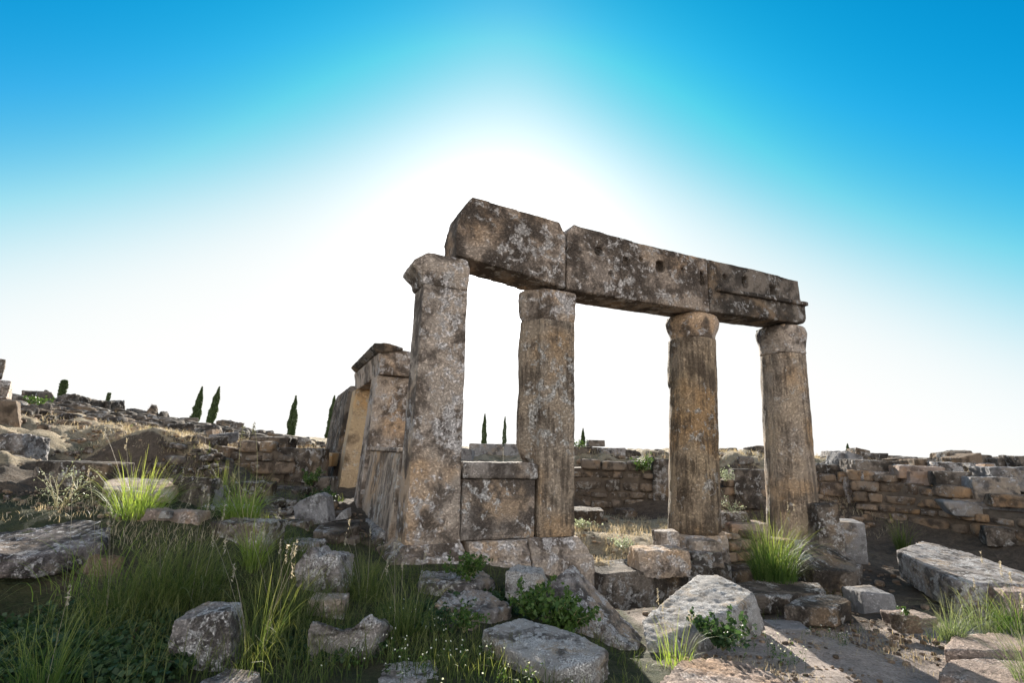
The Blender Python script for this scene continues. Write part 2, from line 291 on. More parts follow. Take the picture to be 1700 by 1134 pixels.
cov.data.foreach_set('vector', CV.ravel())
tag(link('ground', me, 'ground'), kind='structure')
# ------------------------------------------------------------------ facade frame
def place(name, V, Fc, origin, mat, parent=None, vox=.03, sm=2, rough=.03, dim=.6, cut=None):
    """mesh with vertices in facade coordinates (u along the front, v into the ruin, z up)"""
    o3 = np.array(origin, float); W_ = [FR @ Vector(np.array(p)-o3) for p in V]
    me = pymesh(name, W_, Fc)
    loc = fp(*o3); q0 = parent
    while q0: loc = loc-np.array(q0.location); q0 = q0.parent
    o = link(name, me, mat, loc, parent)
    if cut:
        for (u_0, u_1, v_0, v_1, z_0, z_1) in cut:
            cv = [FR @ Vector(np.array(p)-o3) for p in [(u_0,v_0,z_0),(u_1,v_0,z_0),(u_1,v_1,z_0),(u_0,v_1,z_0),(u_0,v_0,z_1),(u_1,v_0,z_1),(u_1,v_1,z_1),(u_0,v_1,z_1)]]
            cm = pymesh('cut', cv, CUBEF); co_ = bpy.data.objects.new('cut', cm); COL.objects.link(co_); co_.location = loc
            if parent: co_.parent = parent
            md = o.modifiers.new('cut', 'BOOLEAN'); md.object = co_; md.solver = 'EXACT'; bpy.context.view_layer.update()
            nm = bpy.data.meshes.new_from_object(o.evaluated_get(bpy.context.evaluated_depsgraph_get())); o.modifiers.clear(); o.data = nm
            bpy.data.objects.remove(co_)
    weather(o, dim, vox, sm, rough); return o
def box(u_0, u_1, v_0, v_1, z_0, z_1): return [(u_0,v_0,z_0),(u_1,v_0,z_0),(u_1,v_1,z_0),(u_0,v_1,z_0),(u_0,v_0,z_1),(u_1,v_0,z_1),(u_1,v_1,z_1),(u_0,v_1,z_1)]
def loft(rings):
    n = len(rings[0]); V = [p for r in rings for p in r]; Fc = [tuple(range(n-1, -1, -1)), tuple(range(len(V)-n, len(V)))]
    for i in range(len(rings)-1):
        for k in range(n): Fc.append((i*n+k, i*n+(k+1) % n, (i+1)*n+(k+1) % n, (i+1)*n+k))
    return V, Fc
def rects(lv): return loft([[(a, c, z), (b, c, z), (b, d, z), (a, d, z)] for (z, a, b, c, d) in lv])
def prof(poly, v_0, v_1):
    n = len(poly); V = [(a, v_0, b) for a, b in poly]+[(a, v_1, b) for a, b in poly]
    return V, [tuple(range(n)), tuple(range(2*n-1, n-1, -1))]+[(i, i+n, (i+1) % n+n, (i+1) % n) for i in range(n)]
# corner pillar
t = tag(empty('corner_pillar', fp(.34, .28, -.1)), 'tall square corner pillar with flared broken capital left of the sunlit gap', 'pillar')
V, Fc = rects([(.25,-.03,.7,-.01,.56),(1.2,-.01,.67,0,.56),(3.66,0,.635,0,.54)]); place('shaft', V, Fc, (.34,.28,.25), 'ashlar', t, .022, 2, .03)
V, Fc = rects([(3.66,-.01,.65,-.0,.55),(3.69,-.04,.64,-.01,.56),(3.76,-.05,.64,-.02,.57),(3.9,-.19,.64,-.05,.6),(3.97,-.17,.64,-.05,.6),(4.12,.02,.6,-.03,.55)]); place('capital', V, Fc, (.34,.28,3.66), 'ashlar', t, .022, 2, .05)
V, Fc = rects([(-.25,-.28,.8,-.2,.75),(.03,-.28,.8,-.22,.75),(.05,-.22,.79,-.16,.75),(.09,-.24,.79,-.18,.75),(.13,-.22,.78,-.16,.72),(.16,-.12,.75,-.07,.7),(.26,-.06,.71,-.03,.65)]); place('base', V, Fc, (.34,.28,-.25), 'ashlar', t, .018, 1, .025)
# parapet between pillar and half column
t = tag(empty('front_parapet', fp(1.2, .2, -.1)), 'dark lichen-spotted parapet slab filling the gap between corner pillar and half column', 'parapet')
V, Fc = rects([(.27,.71,1.8,.05,.36),(1.06,.71,1.8,.05,.36)]); place('panel', V, Fc, (1.2,.2,.27), 'panel', t, .022, 2, .025)
V, Fc = rects([(1.06,.7,1.82,.02,.38),(1.1,.7,1.82,0,.4),(1.24,.7,1.82,0,.4),(1.28,.72,1.8,.03,.38)]); place('cap_moulding', V, Fc, (1.2,.2,1.06), 'panel', t, .02, 2, .05)
V, Fc = rects([(-.3,.81,1.66,-.16,.5),(.0,.81,1.66,-.16,.5),(.04,.81,1.66,-.1,.5),(.1,.81,1.66,-.13,.5),(.2,.81,1.66,-.02,.45),(.26,.81,1.66,-.03,.45)]); place('base_moulding', V, Fc, (1.2,.2,-.3), 'ashlar', t, .018, 1, .02)
# half column
def polar(c, fn, n=72): return [(c[0]+fn(a)*math.cos(a), c[1]+fn(a)*math.sin(a)) for a in np.linspace(0, 2*math.pi, n, endpoint=False)]
def ray_rect(c, R_):
    def f(a):
        ca, sa = math.cos(a), math.sin(a); t_ = 1e9
        if ca > 1e-9: t_ = min(t_, (R_[1]-c[0])/ca)
        if ca < -1e-9: t_ = min(t_, (R_[0]-c[0])/ca)
        if sa > 1e-9: t_ = min(t_, (R_[3]-c[1])/sa)
        if sa < -1e-9: t_ = min(t_, (R_[2]-c[1])/sa)
        return t_
    return f
def ray_circ(c, o, r):
    def f(a):
        d = (o[0]-c[0])*math.cos(a)+(o[1]-c[1])*math.sin(a); p2 = (o[0]-c[0])**2+(o[1]-c[1])**2-d*d
        return d+math.sqrt(r*r-p2) if p2 < r*r else 0
    return f
t = tag(empty('half_column', fp(2.1, .3, -.1)), 'pier with engaged half column and worn left flank beside the parapet slab', 'column')
c = (2.1, .3); rings = []
for z in np.linspace(.27, 3.42, 60):
    k = (z-.27)/3.15; fr = ray_rect(c, (1.84-.02*k, 2.43-.01*k, .0, .6)); rc = .235-.02*k+.03*mnoise.noise((z*1.9, 3, 1))
    if z < 1.3: rc = .1
    elif z < 1.55: rc *= (.55+.45*(z-1.3)/.25)
    fc = ray_circ(c, (1.87, .36), rc)
    rings.append([(a, b, z) for a, b in polar(c, lambda a: max(fr(a), fc(a)))])
V, Fc = loft(rings); place('shaft', V, Fc, (2.1,.3,.27), 'column_grey', t, .022, 2, .035)
rings = []
for z, e in ((3.42, -.03), (3.46, -.03), (3.5, .01), (3.68, .03), (3.78, .04), (3.86, .03), (3.9, .03)):
    fr = ray_rect(c, (1.84-e*.6, 2.43, -e*.6, .6)); fc = ray_circ(c, (1.87, .36), .22+e); rings.append([(a, b, z) for a, b in polar(c, lambda a: max(fr(a), fc(a)))])
V, Fc = loft(rings); place('capital', V, Fc, (2.1,.3,3.42), 'ashlar', t, .022, 2, .04)
V, Fc = rects([(-.4,1.67,2.66,-.2,.8),(.02,1.67,2.62,-.18,.8),(.06,1.67,2.58,-.12,.75),(.12,1.67,2.56,-.13,.75),(.27,1.68,2.47,-.03,.65)]); place('base', V, Fc, (2.1,.3,-.4), 'ashlar', t, .018, 2, .05)
# two free columns
def column(name, label, cb, ct, rb, rt_, z0, zs, zt, flute, capw, nick=None, mat='column'):
    t = tag(empty(name, fp(cb[0], cb[1], z0-.1)), label, 'column'); rings = []
    for z in np.linspace(z0, zs, 90):
        k = (z-z0)/(zs-z0); cx, cy = cb[0]+(ct[0]-cb[0])*k, cb[1]+(ct[1]-cb[1])*k; r = rb+(rt_-rb)*k; row = []
        for a in np.linspace(0, 2*math.pi, 96, endpoint=False):
            n4 = (abs(math.cos(a))**3+abs(math.sin(a))**3)**(-1/3); s = r*(.35+.65*n4)*.97
            er = mnoise.noise((a*1.7, z*.35, 5+rb*10)); s *= 1+flute*(abs(math.sin(a*9))-.6)*(.4+.6*k)*(1 if er > -.2 else .3)+.03*er+.03*mnoise.noise((a*4, z*2.2, 9))
            if z < z0+.5: s *= 1.015
            if nick and nick[0] < a < nick[1] and z > nick[2]+.12*mnoise.noise((a*3, z*3, 1)): s *= nick[3]
            row.append((cx+s*math.cos(a), cy+s*math.sin(a), z))
        rings.append(row)
    V, Fc = loft(rings); place('shaft', V, Fc, (cb[0], cb[1], z0), mat, t, .025, 1, .03)
    rings = []; h = zt-zs
    for f_, e in capw:
        r = rt_*e; rings.append([(ct[0]+r*(.55+.45*(abs(math.cos(a))**4+abs(math.sin(a))**4)**-.25)*math.cos(a), ct[1]+r*(.55+.45*(abs(math.cos(a))**4+abs(math.sin(a))**4)**-.25)*math.sin(a), zs+h*f_) for a in np.linspace(0, 2*math.pi, 64, endpoint=False)])
    V, Fc = loft(rings); cp_ = place('capital', V, Fc, (cb[0], cb[1], zs), 'ashlar', t, .025, 2, .05)
    e = rt_*.84; V, Fc = rects([(zt-.09, ct[0]-e, ct[0]+e, ct[1]-e, ct[1]+e), (zt-.005, ct[0]-e, ct[0]+e, ct[1]-e, ct[1]+e)]); place('abacus', V, Fc, (cb[0], cb[1], zt-.09), 'ashlar', cp_, .02, 2, .06, .3)
    return t
column('fluted_column', 'brown eroded fluted column standing third along the front, between two open bays', (4.94,.33), (5.1,.33), .40, .375, .2, 3.5, 3.94, .05, [(0,.96),(.15,.97),(.42,1.1),(.7,1.15),(.85,1.1),(1,1.0)], (2.2,3.6,2.7,1.08))
column('smooth_column', 'pale tan column at far right end of the colonnade with cracked footing', (7.36,.35), (7.46,.35), .43, .385, .02, 3.46, 4.02, .02, [(0,.98),(.06,1.02),(.1,.97),(.4,1.03),(.6,1.1),(.8,1.13),(.9,1.07),(1,1.0)], None, 'column_tan')
# lintel beams
V, Fc = prof([(.42,4.13),(1.5,4.02),(2.2,3.92),(2.2,4.8),(2.08,5.0),(1.3,5.04),(.62,5.08),(.47,4.86),(.4,4.5)], -.08, .55)
o = place('lintel_block', V, Fc, (1.3,.25,3.92), 'beam', None, .026, 2, .04); tag(o, 'highest lintel block with sloping left end, bridging corner pillar and half column', 'lintel')
V, Fc = prof([(2.225,3.9),(5.14,3.95),(5.14,4.95),(3.6,4.96),(2.34,5.02),(2.225,4.86)], -.08, .55)
ct = [(2.74,2.9,-.2,.06,4.58,4.72),(3.28,3.42,-.2,.05,4.5,4.66),(3.62,3.72,-.2,.04,4.62,4.72),(3.98,4.16,-.2,.08,4.52,4.72),(4.52,4.6,-.2,.04,4.6,4.7),(4.95,5.08,-.2,.07,4.42,4.7),(3.0,3.1,-.2,.03,4.25,4.36)]
o = place('lintel_block', V, Fc, (3.7,.25,3.9), 'beam', None, .026, 2, .035, cut=ct); tag(o, 'longest lintel block, pocked with square sockets, from half column to fluted column', 'lintel')
V, Fc = prof([(5.165,3.96),(7.6,4.06),(7.68,4.12),(7.7,4.46),(7.58,4.52),(7.55,4.93),(6.4,4.97),(5.165,4.95)], -.07, .55)
ct = [(5.52,5.64,-.2,.05,4.62,4.74),(6.0,6.16,-.2,.1,4.55,4.78),(6.72,6.92,-.2,.1,4.5,4.74),(5.3,5.36,-.2,.03,4.6,4.68)]
o = place('lintel_block', V, Fc, (6.4,.25,3.96), 'dark', None, .026, 2, .03, cut=ct); tag(o, 'right end lintel block with moulded band, over the tan end column', 'lintel')
V, Fc = prof([(5.3,4.36),(7.7,4.42),(7.7,4.5),(5.3,4.44)], -.14, -.04); place('moulding', V, Fc, (6.4,.25,4.36), 'dark', o, .02, 1, .08, .2)
# side wall with doorway
t = tag(empty('side_parapet', fp(.2, 1.7, 0)), 'low streaked wall slab running back from the corner pillar to the doorway jamb', 'parapet')
V, Fc = rects([(.1,-.12,.35,.6,3.1),(1.38,-.02,.35,.6,3.15)]); place('panel', V, Fc, (.2,1.7,.1), 'jamb', t, .03, 1, .02)
V, Fc = rects([(1.38,-.06,.37,.62,3.17),(1.44,-.05,.36,.62,3.17)]); place('cap_moulding', V, Fc, (.2,1.7,1.38), 'ashlar', t, .02, 1, .03, .2)
V, Fc = rects([(-.25,-.42,.4,.78,3.6),(.02,-.4,.4,.78,3.6),(.06,-.34,.4,.78,3.5),(.12,-.34,.4,.78,3.5),(.24,-.2,.4,.78,3.4),(.3,-.16,.4,.78,3.4)]); place('base_moulding', V, Fc, (.2,1.7,-.25), 'grey', t, .022, 1, .05)
def jamb(name, label, lv, org, mat='ashlar'):
    V, Fc = rects(lv); o = place(name, V, Fc, org, mat, None, .03, 1, .025); return tag(o, label, 'jamb')
jamb('door_jamb', 'blackened lichen-mottled jamb holding the door lintel, just behind the corner pillar', [(.05,-.16,.78,3.2,3.85),(2.75,-.03,.8,3.05,3.7)], (.2,3.4,.05))
jamb('door_jamb', 'yellow-faced jamb on the far side of the doorway with a small square socket', [(-.05,-.26,.47,5.8,6.5),(2.76,-.04,.45,5.72,6.45)], (.2,6.2,-.05), 'ashlar_warm')
jamb('standing_slab', 'dark standing wall slab left of the doorway, nearest the cypress', [(-.05,-.36,.35,6.75,10.3),(2.75,-.12,.35,6.6,9.9),(2.92,-.06,.33,6.7,9.7)], (.2,8.2,-.05), 'dark')
V, Fc = prof([(.0,2.76),(.82,2.76),(.82,3.22),(.0,3.3),(-.06,3.14),(-.02,3.0)], 2.95, 6.3)
o = place('door_lintel', V, Fc, (.2,4.6,2.76), 'ashlar', None, .028, 1, .03); tag(o, 'heavy door lintel with projecting cornice resting on the doorway jambs', 'lintel')
V, Fc = prof([(.4,3.24),(.4,3.3),(.1,3.36),(-.15,3.33),(-.18,3.26),(-.08,3.16),(.0,3.16)], 2.9, 6.0); place('cornice', V, Fc, (.2,4.6,3.18), 'dark', o, .028, 1, .04)
# ------------------------------------------------------------------ rubble walls
def grid_cube(n):
    idx = {}; V = []; Qs = []
    def vid(p):
        k = tuple(np.round(p, 4))
        if k not in idx: idx[k] = len(V); V.append(p)
        return idx[k]
    L = np.linspace(-1, 1, n+1)
    for ax in range(3):
        for s in (-1, 1):
            b, c = [(1, 2), (2, 0), (0, 1)][ax]
            for i in range(n):
                for k in range(n):
                    ps = []
                    for (p, q_) in ((i, k), (i+1, k), (i+1, k+1), (i, k+1)):
                        v = np.zeros(3); v[ax] = s; v[b] = L[p]; v[c] = L[q_]; ps.append(vid(v))
                    Qs.append(ps if s > 0 else ps[::-1])
    return np.array(V), np.array(Qs)
GC, GQ = grid_cube(5); GCs, GQs = grid_cube(2)
def pebble(half, p=7, j=.2, tmpl=None):
    """one rounded irregular stone as verts around its centre"""
    T = GC if tmpl is None else tmpl
    k = (np.abs(T)**p).sum(1)**(-1/p); T = T*k[:, None]
    cj = rng.uniform(-j, j, (2, 2, 2, 3)); f = (T+1)/2; out = T.copy()
    for a in (0, 1):
        for b in (0, 1):
            for c in (0, 1):
                wgt = (f[:, 0] if a else 1-f[:, 0])*(f[:, 1] if b else 1-f[:, 1])*(f[:, 2] if c else 1-f[:, 2]); out += wgt[:, None]*cj[a, b, c]
    out += rng.normal(0, .018, out.shape)
    return out*half
def wall(name, label, path, th, mat, hc=(.14, .28), wr=(1.2, 2.8), cat='wall', group=None, gap=.012, core='earth', rag=.06):
    """dry rubble wall along path of (x, y, z base, z top); front is on the camera side"""
    P = np.array(path, float); seg = np.hypot(np.diff(P[:, 0]), np.diff(P[:, 1])); cum = np.concatenate([[0], np.cumsum(seg)]); Lt = cum[-1]
    def ev(s): return np.array([np.interp(s, cum, P[:, i]) for i in range(4)])
    def nrm(s):
        a, b = ev(max(s-.05, 0)), ev(min(s+.05, Lt)); d = b[:2]-a[:2]; d /= np.linalg.norm(d)+1e-9; return d
    V, Qs, off = [], [], 0; zmin, zmax = P[:, 2].min(), P[:, 3].max(); z = zmin
    while z < zmax:
        h = rng.uniform(*hc); s = -rng.uniform(0, .2)
        while s < Lt:
            w_ = h*rng.uniform(*wr); m_ = min(max(s+w_/2, 0), Lt); e = ev(m_); d = nrm(m_); 
            top = e[3]+rng.uniform(-rag, rag); hh = h*rng.uniform(.7, 1.12)
            if z+h*.5 < top and z+hh > e[2]-.2:
                n_ = np.array([d[1], -d[0]]); dep = th*rng.uniform(.8, 1.1); v = pebble(np.array([w_/2-gap, dep/2, hh/2-gap*.6]))
                cx = e[:2]+n_*(rng.uniform(-.035, .035)-dep/2*0)
                Wv = np.stack([cx[0]+d[0]*v[:, 0]+n_[0]*v[:, 1], cx[1]+d[1]*v[:, 0]+n_[1]*v[:, 1], z+hh/2+v[:, 2]], 1)
                V.append(Wv); Qs.append(GQ+off); off += len(v)
            s += w_
        z += h
    V = np.concatenate(V); o3 = np.array([P[:, 0].mean(), P[:, 1].mean(), zmin])
    o = link(name, quads(name, V-o3, np.concatenate(Qs)), mat, o3); tag(o, label, cat, group)
    d_ = o.modifiers.new('rough', 'DISPLACE'); d_.texture = cloudtex(.09); d_.strength = .035; d_.mid_level = .5; d_.texture_coords = 'GLOBAL'
    # earth and small fill between the stones
    cv, cf = [], []
    for s in np.linspace(0, Lt, 24):
        e = ev(s); d = nrm(s); n_ = np.array([d[1], -d[0]])
        for (k, zz_) in ((.36*th, e[2]-.3), (.36*th, e[3]-.12), (-.5*th, e[3]-.1), (-.5*th, e[2]-.3)): cv.append((e[0]+n_[0]*k, e[1]+n_[1]*k, zz_))
    for i in range(23):
        for k in range(4): cf.append((i*4+k, i*4+(k+1) % 4, (i+1)*4+(k+1) % 4, (i+1)*4+k))
    cf += [(0, 3, 2, 1), (92, 93, 94, 95)]
    link('fill', pymesh('fill', np.array(cv)-o3, cf), core, (0, 0, 0), o); return o
def wp(x, yb, yt, Y):
    a, b = at(x, yb, Y), at(x, yt, Y); return (a[0], a[1], a[2], b[2])
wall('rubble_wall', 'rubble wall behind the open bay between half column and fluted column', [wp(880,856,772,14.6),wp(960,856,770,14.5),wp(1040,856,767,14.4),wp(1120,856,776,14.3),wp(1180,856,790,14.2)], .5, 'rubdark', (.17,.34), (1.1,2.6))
wall('rubble_wall', 'short yellowish rubble wall behind the bay between fluted column and tan end column', [wp(1150,856,815,14.1),wp(1200,856,806,14.1),wp(1230,856,800,14.1),wp(1310,856,806,14)], .5, 'rubble', (.18,.3), (1.1,2.4))
wall('rubble_wall', 'bright tan rubble wall just right of the tan end column', [wp(1320,895,790,14),wp(1350,895,786,14),wp(1445,895,788,13.4)], .5, 'rubble', (.2,.34), (.9,1.9))
wall('rubble_wall', 'long brown rubble wall running down the right side of the picture', [wp(1435,903,785,13.2),wp(1500,916,792,12.5),wp(1590,934,806,11.6),wp(1640,946,832,11.1),wp(1720,962,846,10.3),wp(1850,985,860,9.2)], .55, 'rubble', (.13,.34), (1.1,3.0), rag=.1)
wall('footing_wall', 'low footing of small tan stones between the fluted and tan columns', [wp(1185,950,884,9.0),wp(1240,950,886,9.25),wp(1300,945,888,9.5)], .4, 'rubble', (.13,.2), (1.1,2.2), rag=.03)
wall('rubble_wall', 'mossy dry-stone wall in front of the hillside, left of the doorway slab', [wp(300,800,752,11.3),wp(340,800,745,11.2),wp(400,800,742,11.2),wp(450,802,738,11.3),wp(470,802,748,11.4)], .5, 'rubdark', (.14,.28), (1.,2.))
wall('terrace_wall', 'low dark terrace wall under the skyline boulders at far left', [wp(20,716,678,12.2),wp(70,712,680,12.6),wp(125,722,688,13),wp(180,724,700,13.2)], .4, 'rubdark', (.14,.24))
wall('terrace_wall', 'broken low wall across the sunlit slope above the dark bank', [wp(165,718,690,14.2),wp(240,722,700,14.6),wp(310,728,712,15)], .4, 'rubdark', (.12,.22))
wall('skyline_wall', 'jagged thin wall along the left skyline below the first two cypresses', [wp(180,706,682,18),wp(240,712,690,18.3),wp(310,718,696,19)], .5, 'dark', (.18,.3), (1.2,3))
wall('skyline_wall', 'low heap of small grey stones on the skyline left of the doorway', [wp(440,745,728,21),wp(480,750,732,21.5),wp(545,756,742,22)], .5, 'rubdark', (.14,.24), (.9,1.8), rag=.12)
# ------------------------------------------------------------------ stones
B = block
# near left
B('boulder', 'upright rounded pinkish-grey boulder in the foreground grass at left', 276,386,1000,1112,3.6,.36,'grey',12,.1,.14,9,.15,taper=.22,cat='boulder')
B('boulder', 'dark lichened boulder at the lower picture edge under the upright boulder', 285,395,1112,1180,3.1,.4,'grey',-8,.08,.14,12,cat='boulder',taper=.3)
B('stone', 'small reddish flat stone half hidden in the ivy', 124,226,1040,1092,3.75,.25,'brown',5,.1,.1,6)
B('stone', 'bluish grey stone cut by the lower left picture corner', -40,42,1100,1160,3.2,.3,'blue',0,.1,.1,5)
slab('ledge_slab', 'big lichen-crusted ledge slab at the left picture edge', [(-120,915,4.25),(60,925,4.4),(178,900,4.75),(192,866,5.25),(60,858,5.4),(-120,862,5.3)], (0,0,-.19), 'ledge', rough=.14)
B('ledge_rock', 'brown eroded rock undercut below the big ledge slab', -120,165,905,985,4.62,.7,'brown',3,.06,.2,6,.3)
B('hewn_block', 'rectangular half-buried block with sunlit top edge above the ledge slab', 40,168,766,838,6.5,.45,'dark',-3,.03,.06,2)
B('stone', 'flat dark stone at the left picture edge beside the wiry shrub', -60,48,790,835,6.7,.4,'brown',4,.08,.1,4)
B('boulder', 'dark rounded boulder in the shade at the left edge below the hillside', -40,32,725,775,8.4,.5,'grey',0,.12,.16,7,cat='boulder')
slab('stone_slab', 'thin sunlit slab tilted behind the left tussock', [(168,812,5.9),(280,822,5.9),(296,806,6.3),(275,795,6.7),(178,792,6.7)], (.0,.05,-.1), 'ashlar', rough=.16, sm=1)
B('boulder', 'near-black round boulder right of the tilted sunlit slab', 284,337,793,850,6.35,.4,'dark',8,.12,.2,7,cat='boulder')
B('stone', 'small pale grey round stone behind the near-black boulder', 332,356,808,838,6.6,.25,'blue',0,.15,.1,8)
B('stone', 'low pale broken stone with pinkish sunlit end right of the left tussock', 240,320,846,880,5.25,.3,'bed',10,.1,.2,5)
B('cobble', 'small white cobble on the low pale broken stone', 262,280,848,860,5.15,.07,'white',0,.1,.1,8,.01)
B('stone_slab', 'sunlit low slab between the two bright tussocks', 328,402,836,856,6.2,.4,'white',-6,.1,.16,4)
B('stone', 'mossy flat block under the right bright tussock', 345,438,862,905,5.25,.4,'dark',-4,.07,.14,4)
B('stone', 'brown stone showing below the low pale broken stone', 250,312,884,935,5.1,.3,'brown',10,.1,.2,5)
B('stone', 'flat grey-green stone lying left of the shaded slab table', 440,500,893,925,6.2,.5,'grey',-15,.1,.2,5)
B('stone', 'squat dark stone wedged behind the flat grey-green stone', 464,512,860,890,7.2,.4,'dark',5,.12,.2,6)
B('stone', 'dark stone under the tall seeding grass stalks', 385,445,800,826,8.6,.5,'dark',5,.12,.2,5)
slab('leaning_slab', 'smooth dark upright slab leaning beside the doorway sill', [(486,842,7.6),(497,832,7.6),(528,819,7.6),(541,826,7.6),(546,868,7.5),(512,874,7.5),(490,868,7.5)], (.03,.22,.0), 'blue', rough=.05)
slab('stone_slab', 'flat slab lying like a table before the doorway with a sunlit patch', [(520,882,6.9),(560,888,6.85),(597,872,7.3),(598,862,7.9),(560,866,7.7),(530,870,7.3)], (0,0,-.13), 'dark', rough=.1)
B('stone', 'dark stone carrying the flat table slab', 530,590,884,930,7.0,.5,'dark',0,.1,.15,4)
slab('stone_chip', 'small bluish wedge of stone standing on the table slab', [(553,866,7.35),(566,850,7.35),(576,846,7.35),(577,862,7.35)], (.02,.12,.02), 'blue', rough=.06)
slab('boulder', 'jagged peaked boulder rising out of the grass in front of the table slab', [(492,990,4.9),(490,945,4.9),(502,922,4.9),(516,908,4.9),(528,926,4.9),(545,918,4.9),(562,924,4.9),(566,990,4.9)], (.03,.35,-.05), 'grey', rough=.16, sm=4, cat='boulder')
B('stone', 'small pale flat stone in the grass below the peaked boulder', 510,566,985,1018,4.6,.25,'ashlar',6,.1,.12,6)
slab('boulder', 'saddle-shaped hollowed boulder in the foreground grass', [(512,1125,3.9),(508,1060,3.9),(516,1030,3.9),(545,1042,3.85),(575,1050,3.85),(598,1032,3.9),(616,1020,3.95),(632,1034,3.95),(622,1075,3.95),(600,1125,3.9)], (.03,.3,-.12), 'grey', rough=.14, sm=5, cat='boulder')
B('stone', 'half-buried pale stone among white flowers at the bottom edge', 630,730,1106,1150,3.6,.3,'grey',10,.1,.16,6)
B('stone', 'flat grey stone right of the saddle-shaped boulder, sunk in turf', 545,610,966,985,5.6,.3,'blue',10,.1,.1,6)
slab('bedrock_ledge', 'upper eroded ledge below the corner pillar', [(695,968,5.5),(790,972,5.4),(822,962,5.8),(800,948,6.1),(700,950,6.1)], (0,0,-.3), 'grey', rough=.18)
slab('bedrock_ledge', 'middle eroded ledge with pitted grey top below the corner pillar', [(722,1005,5.0),(800,1022,4.9),(848,1008,5.1),(812,982,5.4),(740,980,5.4)], (0,0,-.3), 'grey', rough=.2)
slab('bedrock_ledge', 'lowest tan eroded ledge left of the flat pale slab', [(732,1035,4.75),(785,1044,4.7),(800,1028,4.85),(770,1018,5),(738,1020,5)], (0,0,-.3), 'bed', rough=.18)
B('boulder', 'grey speckled boulder in front of the half column base', 834,910,942,992,5.4,.5,'white',-8,.12,.14,8,taper=.25,cat='boulder')
slab('leaning_block', 'long dark block leaning diagonally down from the half column base', [(912,968,5.35),(952,936,5.6),(1004,992,5.45),(1068,1058,5.2),(1060,1078,5.0),(1036,1068,4.95),(975,1018,5.1)], (-.2,-.02,-.36), 'grey', rough=.09)
slab('stone_slab', 'flat pale lichen-covered slab in the lower middle foreground', [(800,1045,4.2),(838,1076,3.95),(922,1116,3.65),(985,1098,3.75),(1012,1080,3.9),(950,1048,4.2),(866,1026,4.5)], (0,.03,-.2), 'white', rough=.1)
slab('stone_slab', 'big tilted slab with rough sunlit top right of the leaning block', [(1064,1028,5.35),(1072,1070,4.95),(1140,1064,5.05),(1236,1000,5.6),(1252,984,5.8),(1192,953,6.3),(1155,954,6.35)], (.1,.0,-.36), 'white', rough=.08)
# stylobate and column footings
V, Fc = rects([(-.75,2.6,5.0,-.42,.4),(-.16,2.62,4.98,-.4,.4)]); o = place('step_block', V, Fc, (3.8,0,-.75), 'dark', None, .03, 2, .05); tag(o, 'long shaded threshold block spanning the bay from half column to fluted column', 'block')
V, Fc = rects([(-.75,4.55,6.1,-.42,.2),(-.28,4.55,6.1,-.4,.2)]); o = place('step_block', V, Fc, (5.3,0,-.75), 'dark', None, .03, 2, .05); tag(o, 'mossy step block below the foot of the fluted column', 'block')
B('hewn_block', 'broken pale block on the threshold left of the fluted column', 1062,1150,908,946,7.75,.45,'ashlar',10,.06,.12,3)
B('stone', 'small squared stone tucked under the fluted column at its left', 1096,1130,880,906,8.3,.35,'ashlar',5,.1,.1,4)
B('stone', 'thin pale footing stone under the right half of the fluted column', 1152,1196,893,912,8.35,.4,'ashlar',10,.06,.08,3)
B('stone', 'lower grey footing stone beneath the fluted column', 1150,1205,912,930,8.2,.4,'grey',10,.06,.1,3)
V, Fc = rects([(-.4,4.45,5.35,-.08,.8),(.19,4.5,5.3,-.05,.8)]); o = place('footing_block', V, Fc, (4.9,.3,-.4), 'ashlar', None, .03, 2, .06); tag(o, 'worn footing block carrying the fluted column', 'block')
V, Fc = rects([(-.55,6.85,7.9,-.1,.85),(.03,6.9,7.85,-.08,.8)]); o = place('footing_block', V, Fc, (7.3,.3,-.55), 'grey', None, .03, 2, .06); tag(o, 'grey footing block carrying the tan end column', 'block')
B('stone', 'loose jagged stone lying on the footing wall between the columns', 1196,1250,850,868,9.6,.4,'dark',0,.12,.2,4)
B('stone_slab', 'thin pale slab beside the jagged stone on the footing wall', 1215,1282,866,884,9.4,.5,'bed',6,.06,.12,3)
B('boulder', 'upright near-black lichened stone against the tan end column', 1358,1402,836,912,9.3,.5,'dark',-5,.08,.12,5,taper=.15,cat='boulder')
B('hewn_block', 'smooth bluish squared block right of the upright near-black stone', 1392,1441,862,925,9.5,.5,'blue',-12,.05,.05,3)
slab('boulder', 'sloping black-and-grey rock below the upright near-black stone', [(1315,912,8.1),(1345,898,8.6),(1395,914,8.6),(1432,938,8.3),(1420,950,7.9),(1350,946,7.7)], (0,.05,-.35), 'dark', rough=.14, cat='boulder')
slab('stone_slab', 'long low slab in shade right of the big tilted slab', [(1205,986,6.9),(1300,992,6.8),(1372,982,7.0),(1360,968,7.4),(1270,962,7.6),(1215,968,7.4)], (0,0,-.22), 'dark', rough=.12)  # dark stone colour stands in for the shade on this slab
slab('hewn_block', 'dark squared flat stone in front of the long low slab', [(1300,1006,6.2),(1388,1010,6.1),(1412,998,6.3),(1395,988,6.7),(1335,988,6.75)], (0,0,-.2), 'dark', rough=.1)
B('boulder', 'rounded bluish-grey boulder between dark squared stone and big fallen slab', 1432,1502,976,1014,6.9,.45,'blue',8,.12,.1,8,taper=.15,cat='boulder')
slab('fallen_block', 'big fallen ashlar block with pale top before the right wall', [(1486,912,8.2),(1580,964,6.9),(1600,968,6.8),(1730,972,6.9),(1720,958,7.5),(1600,915,8.6),(1530,898,9.0)], (.02,.0,-.42), 'grey', rough=.08)
B('stone', 'pale stone at the right picture edge below the fallen block', 1676,1760,978,1010,6.5,.4,'bed',-10,.1,.12,5)
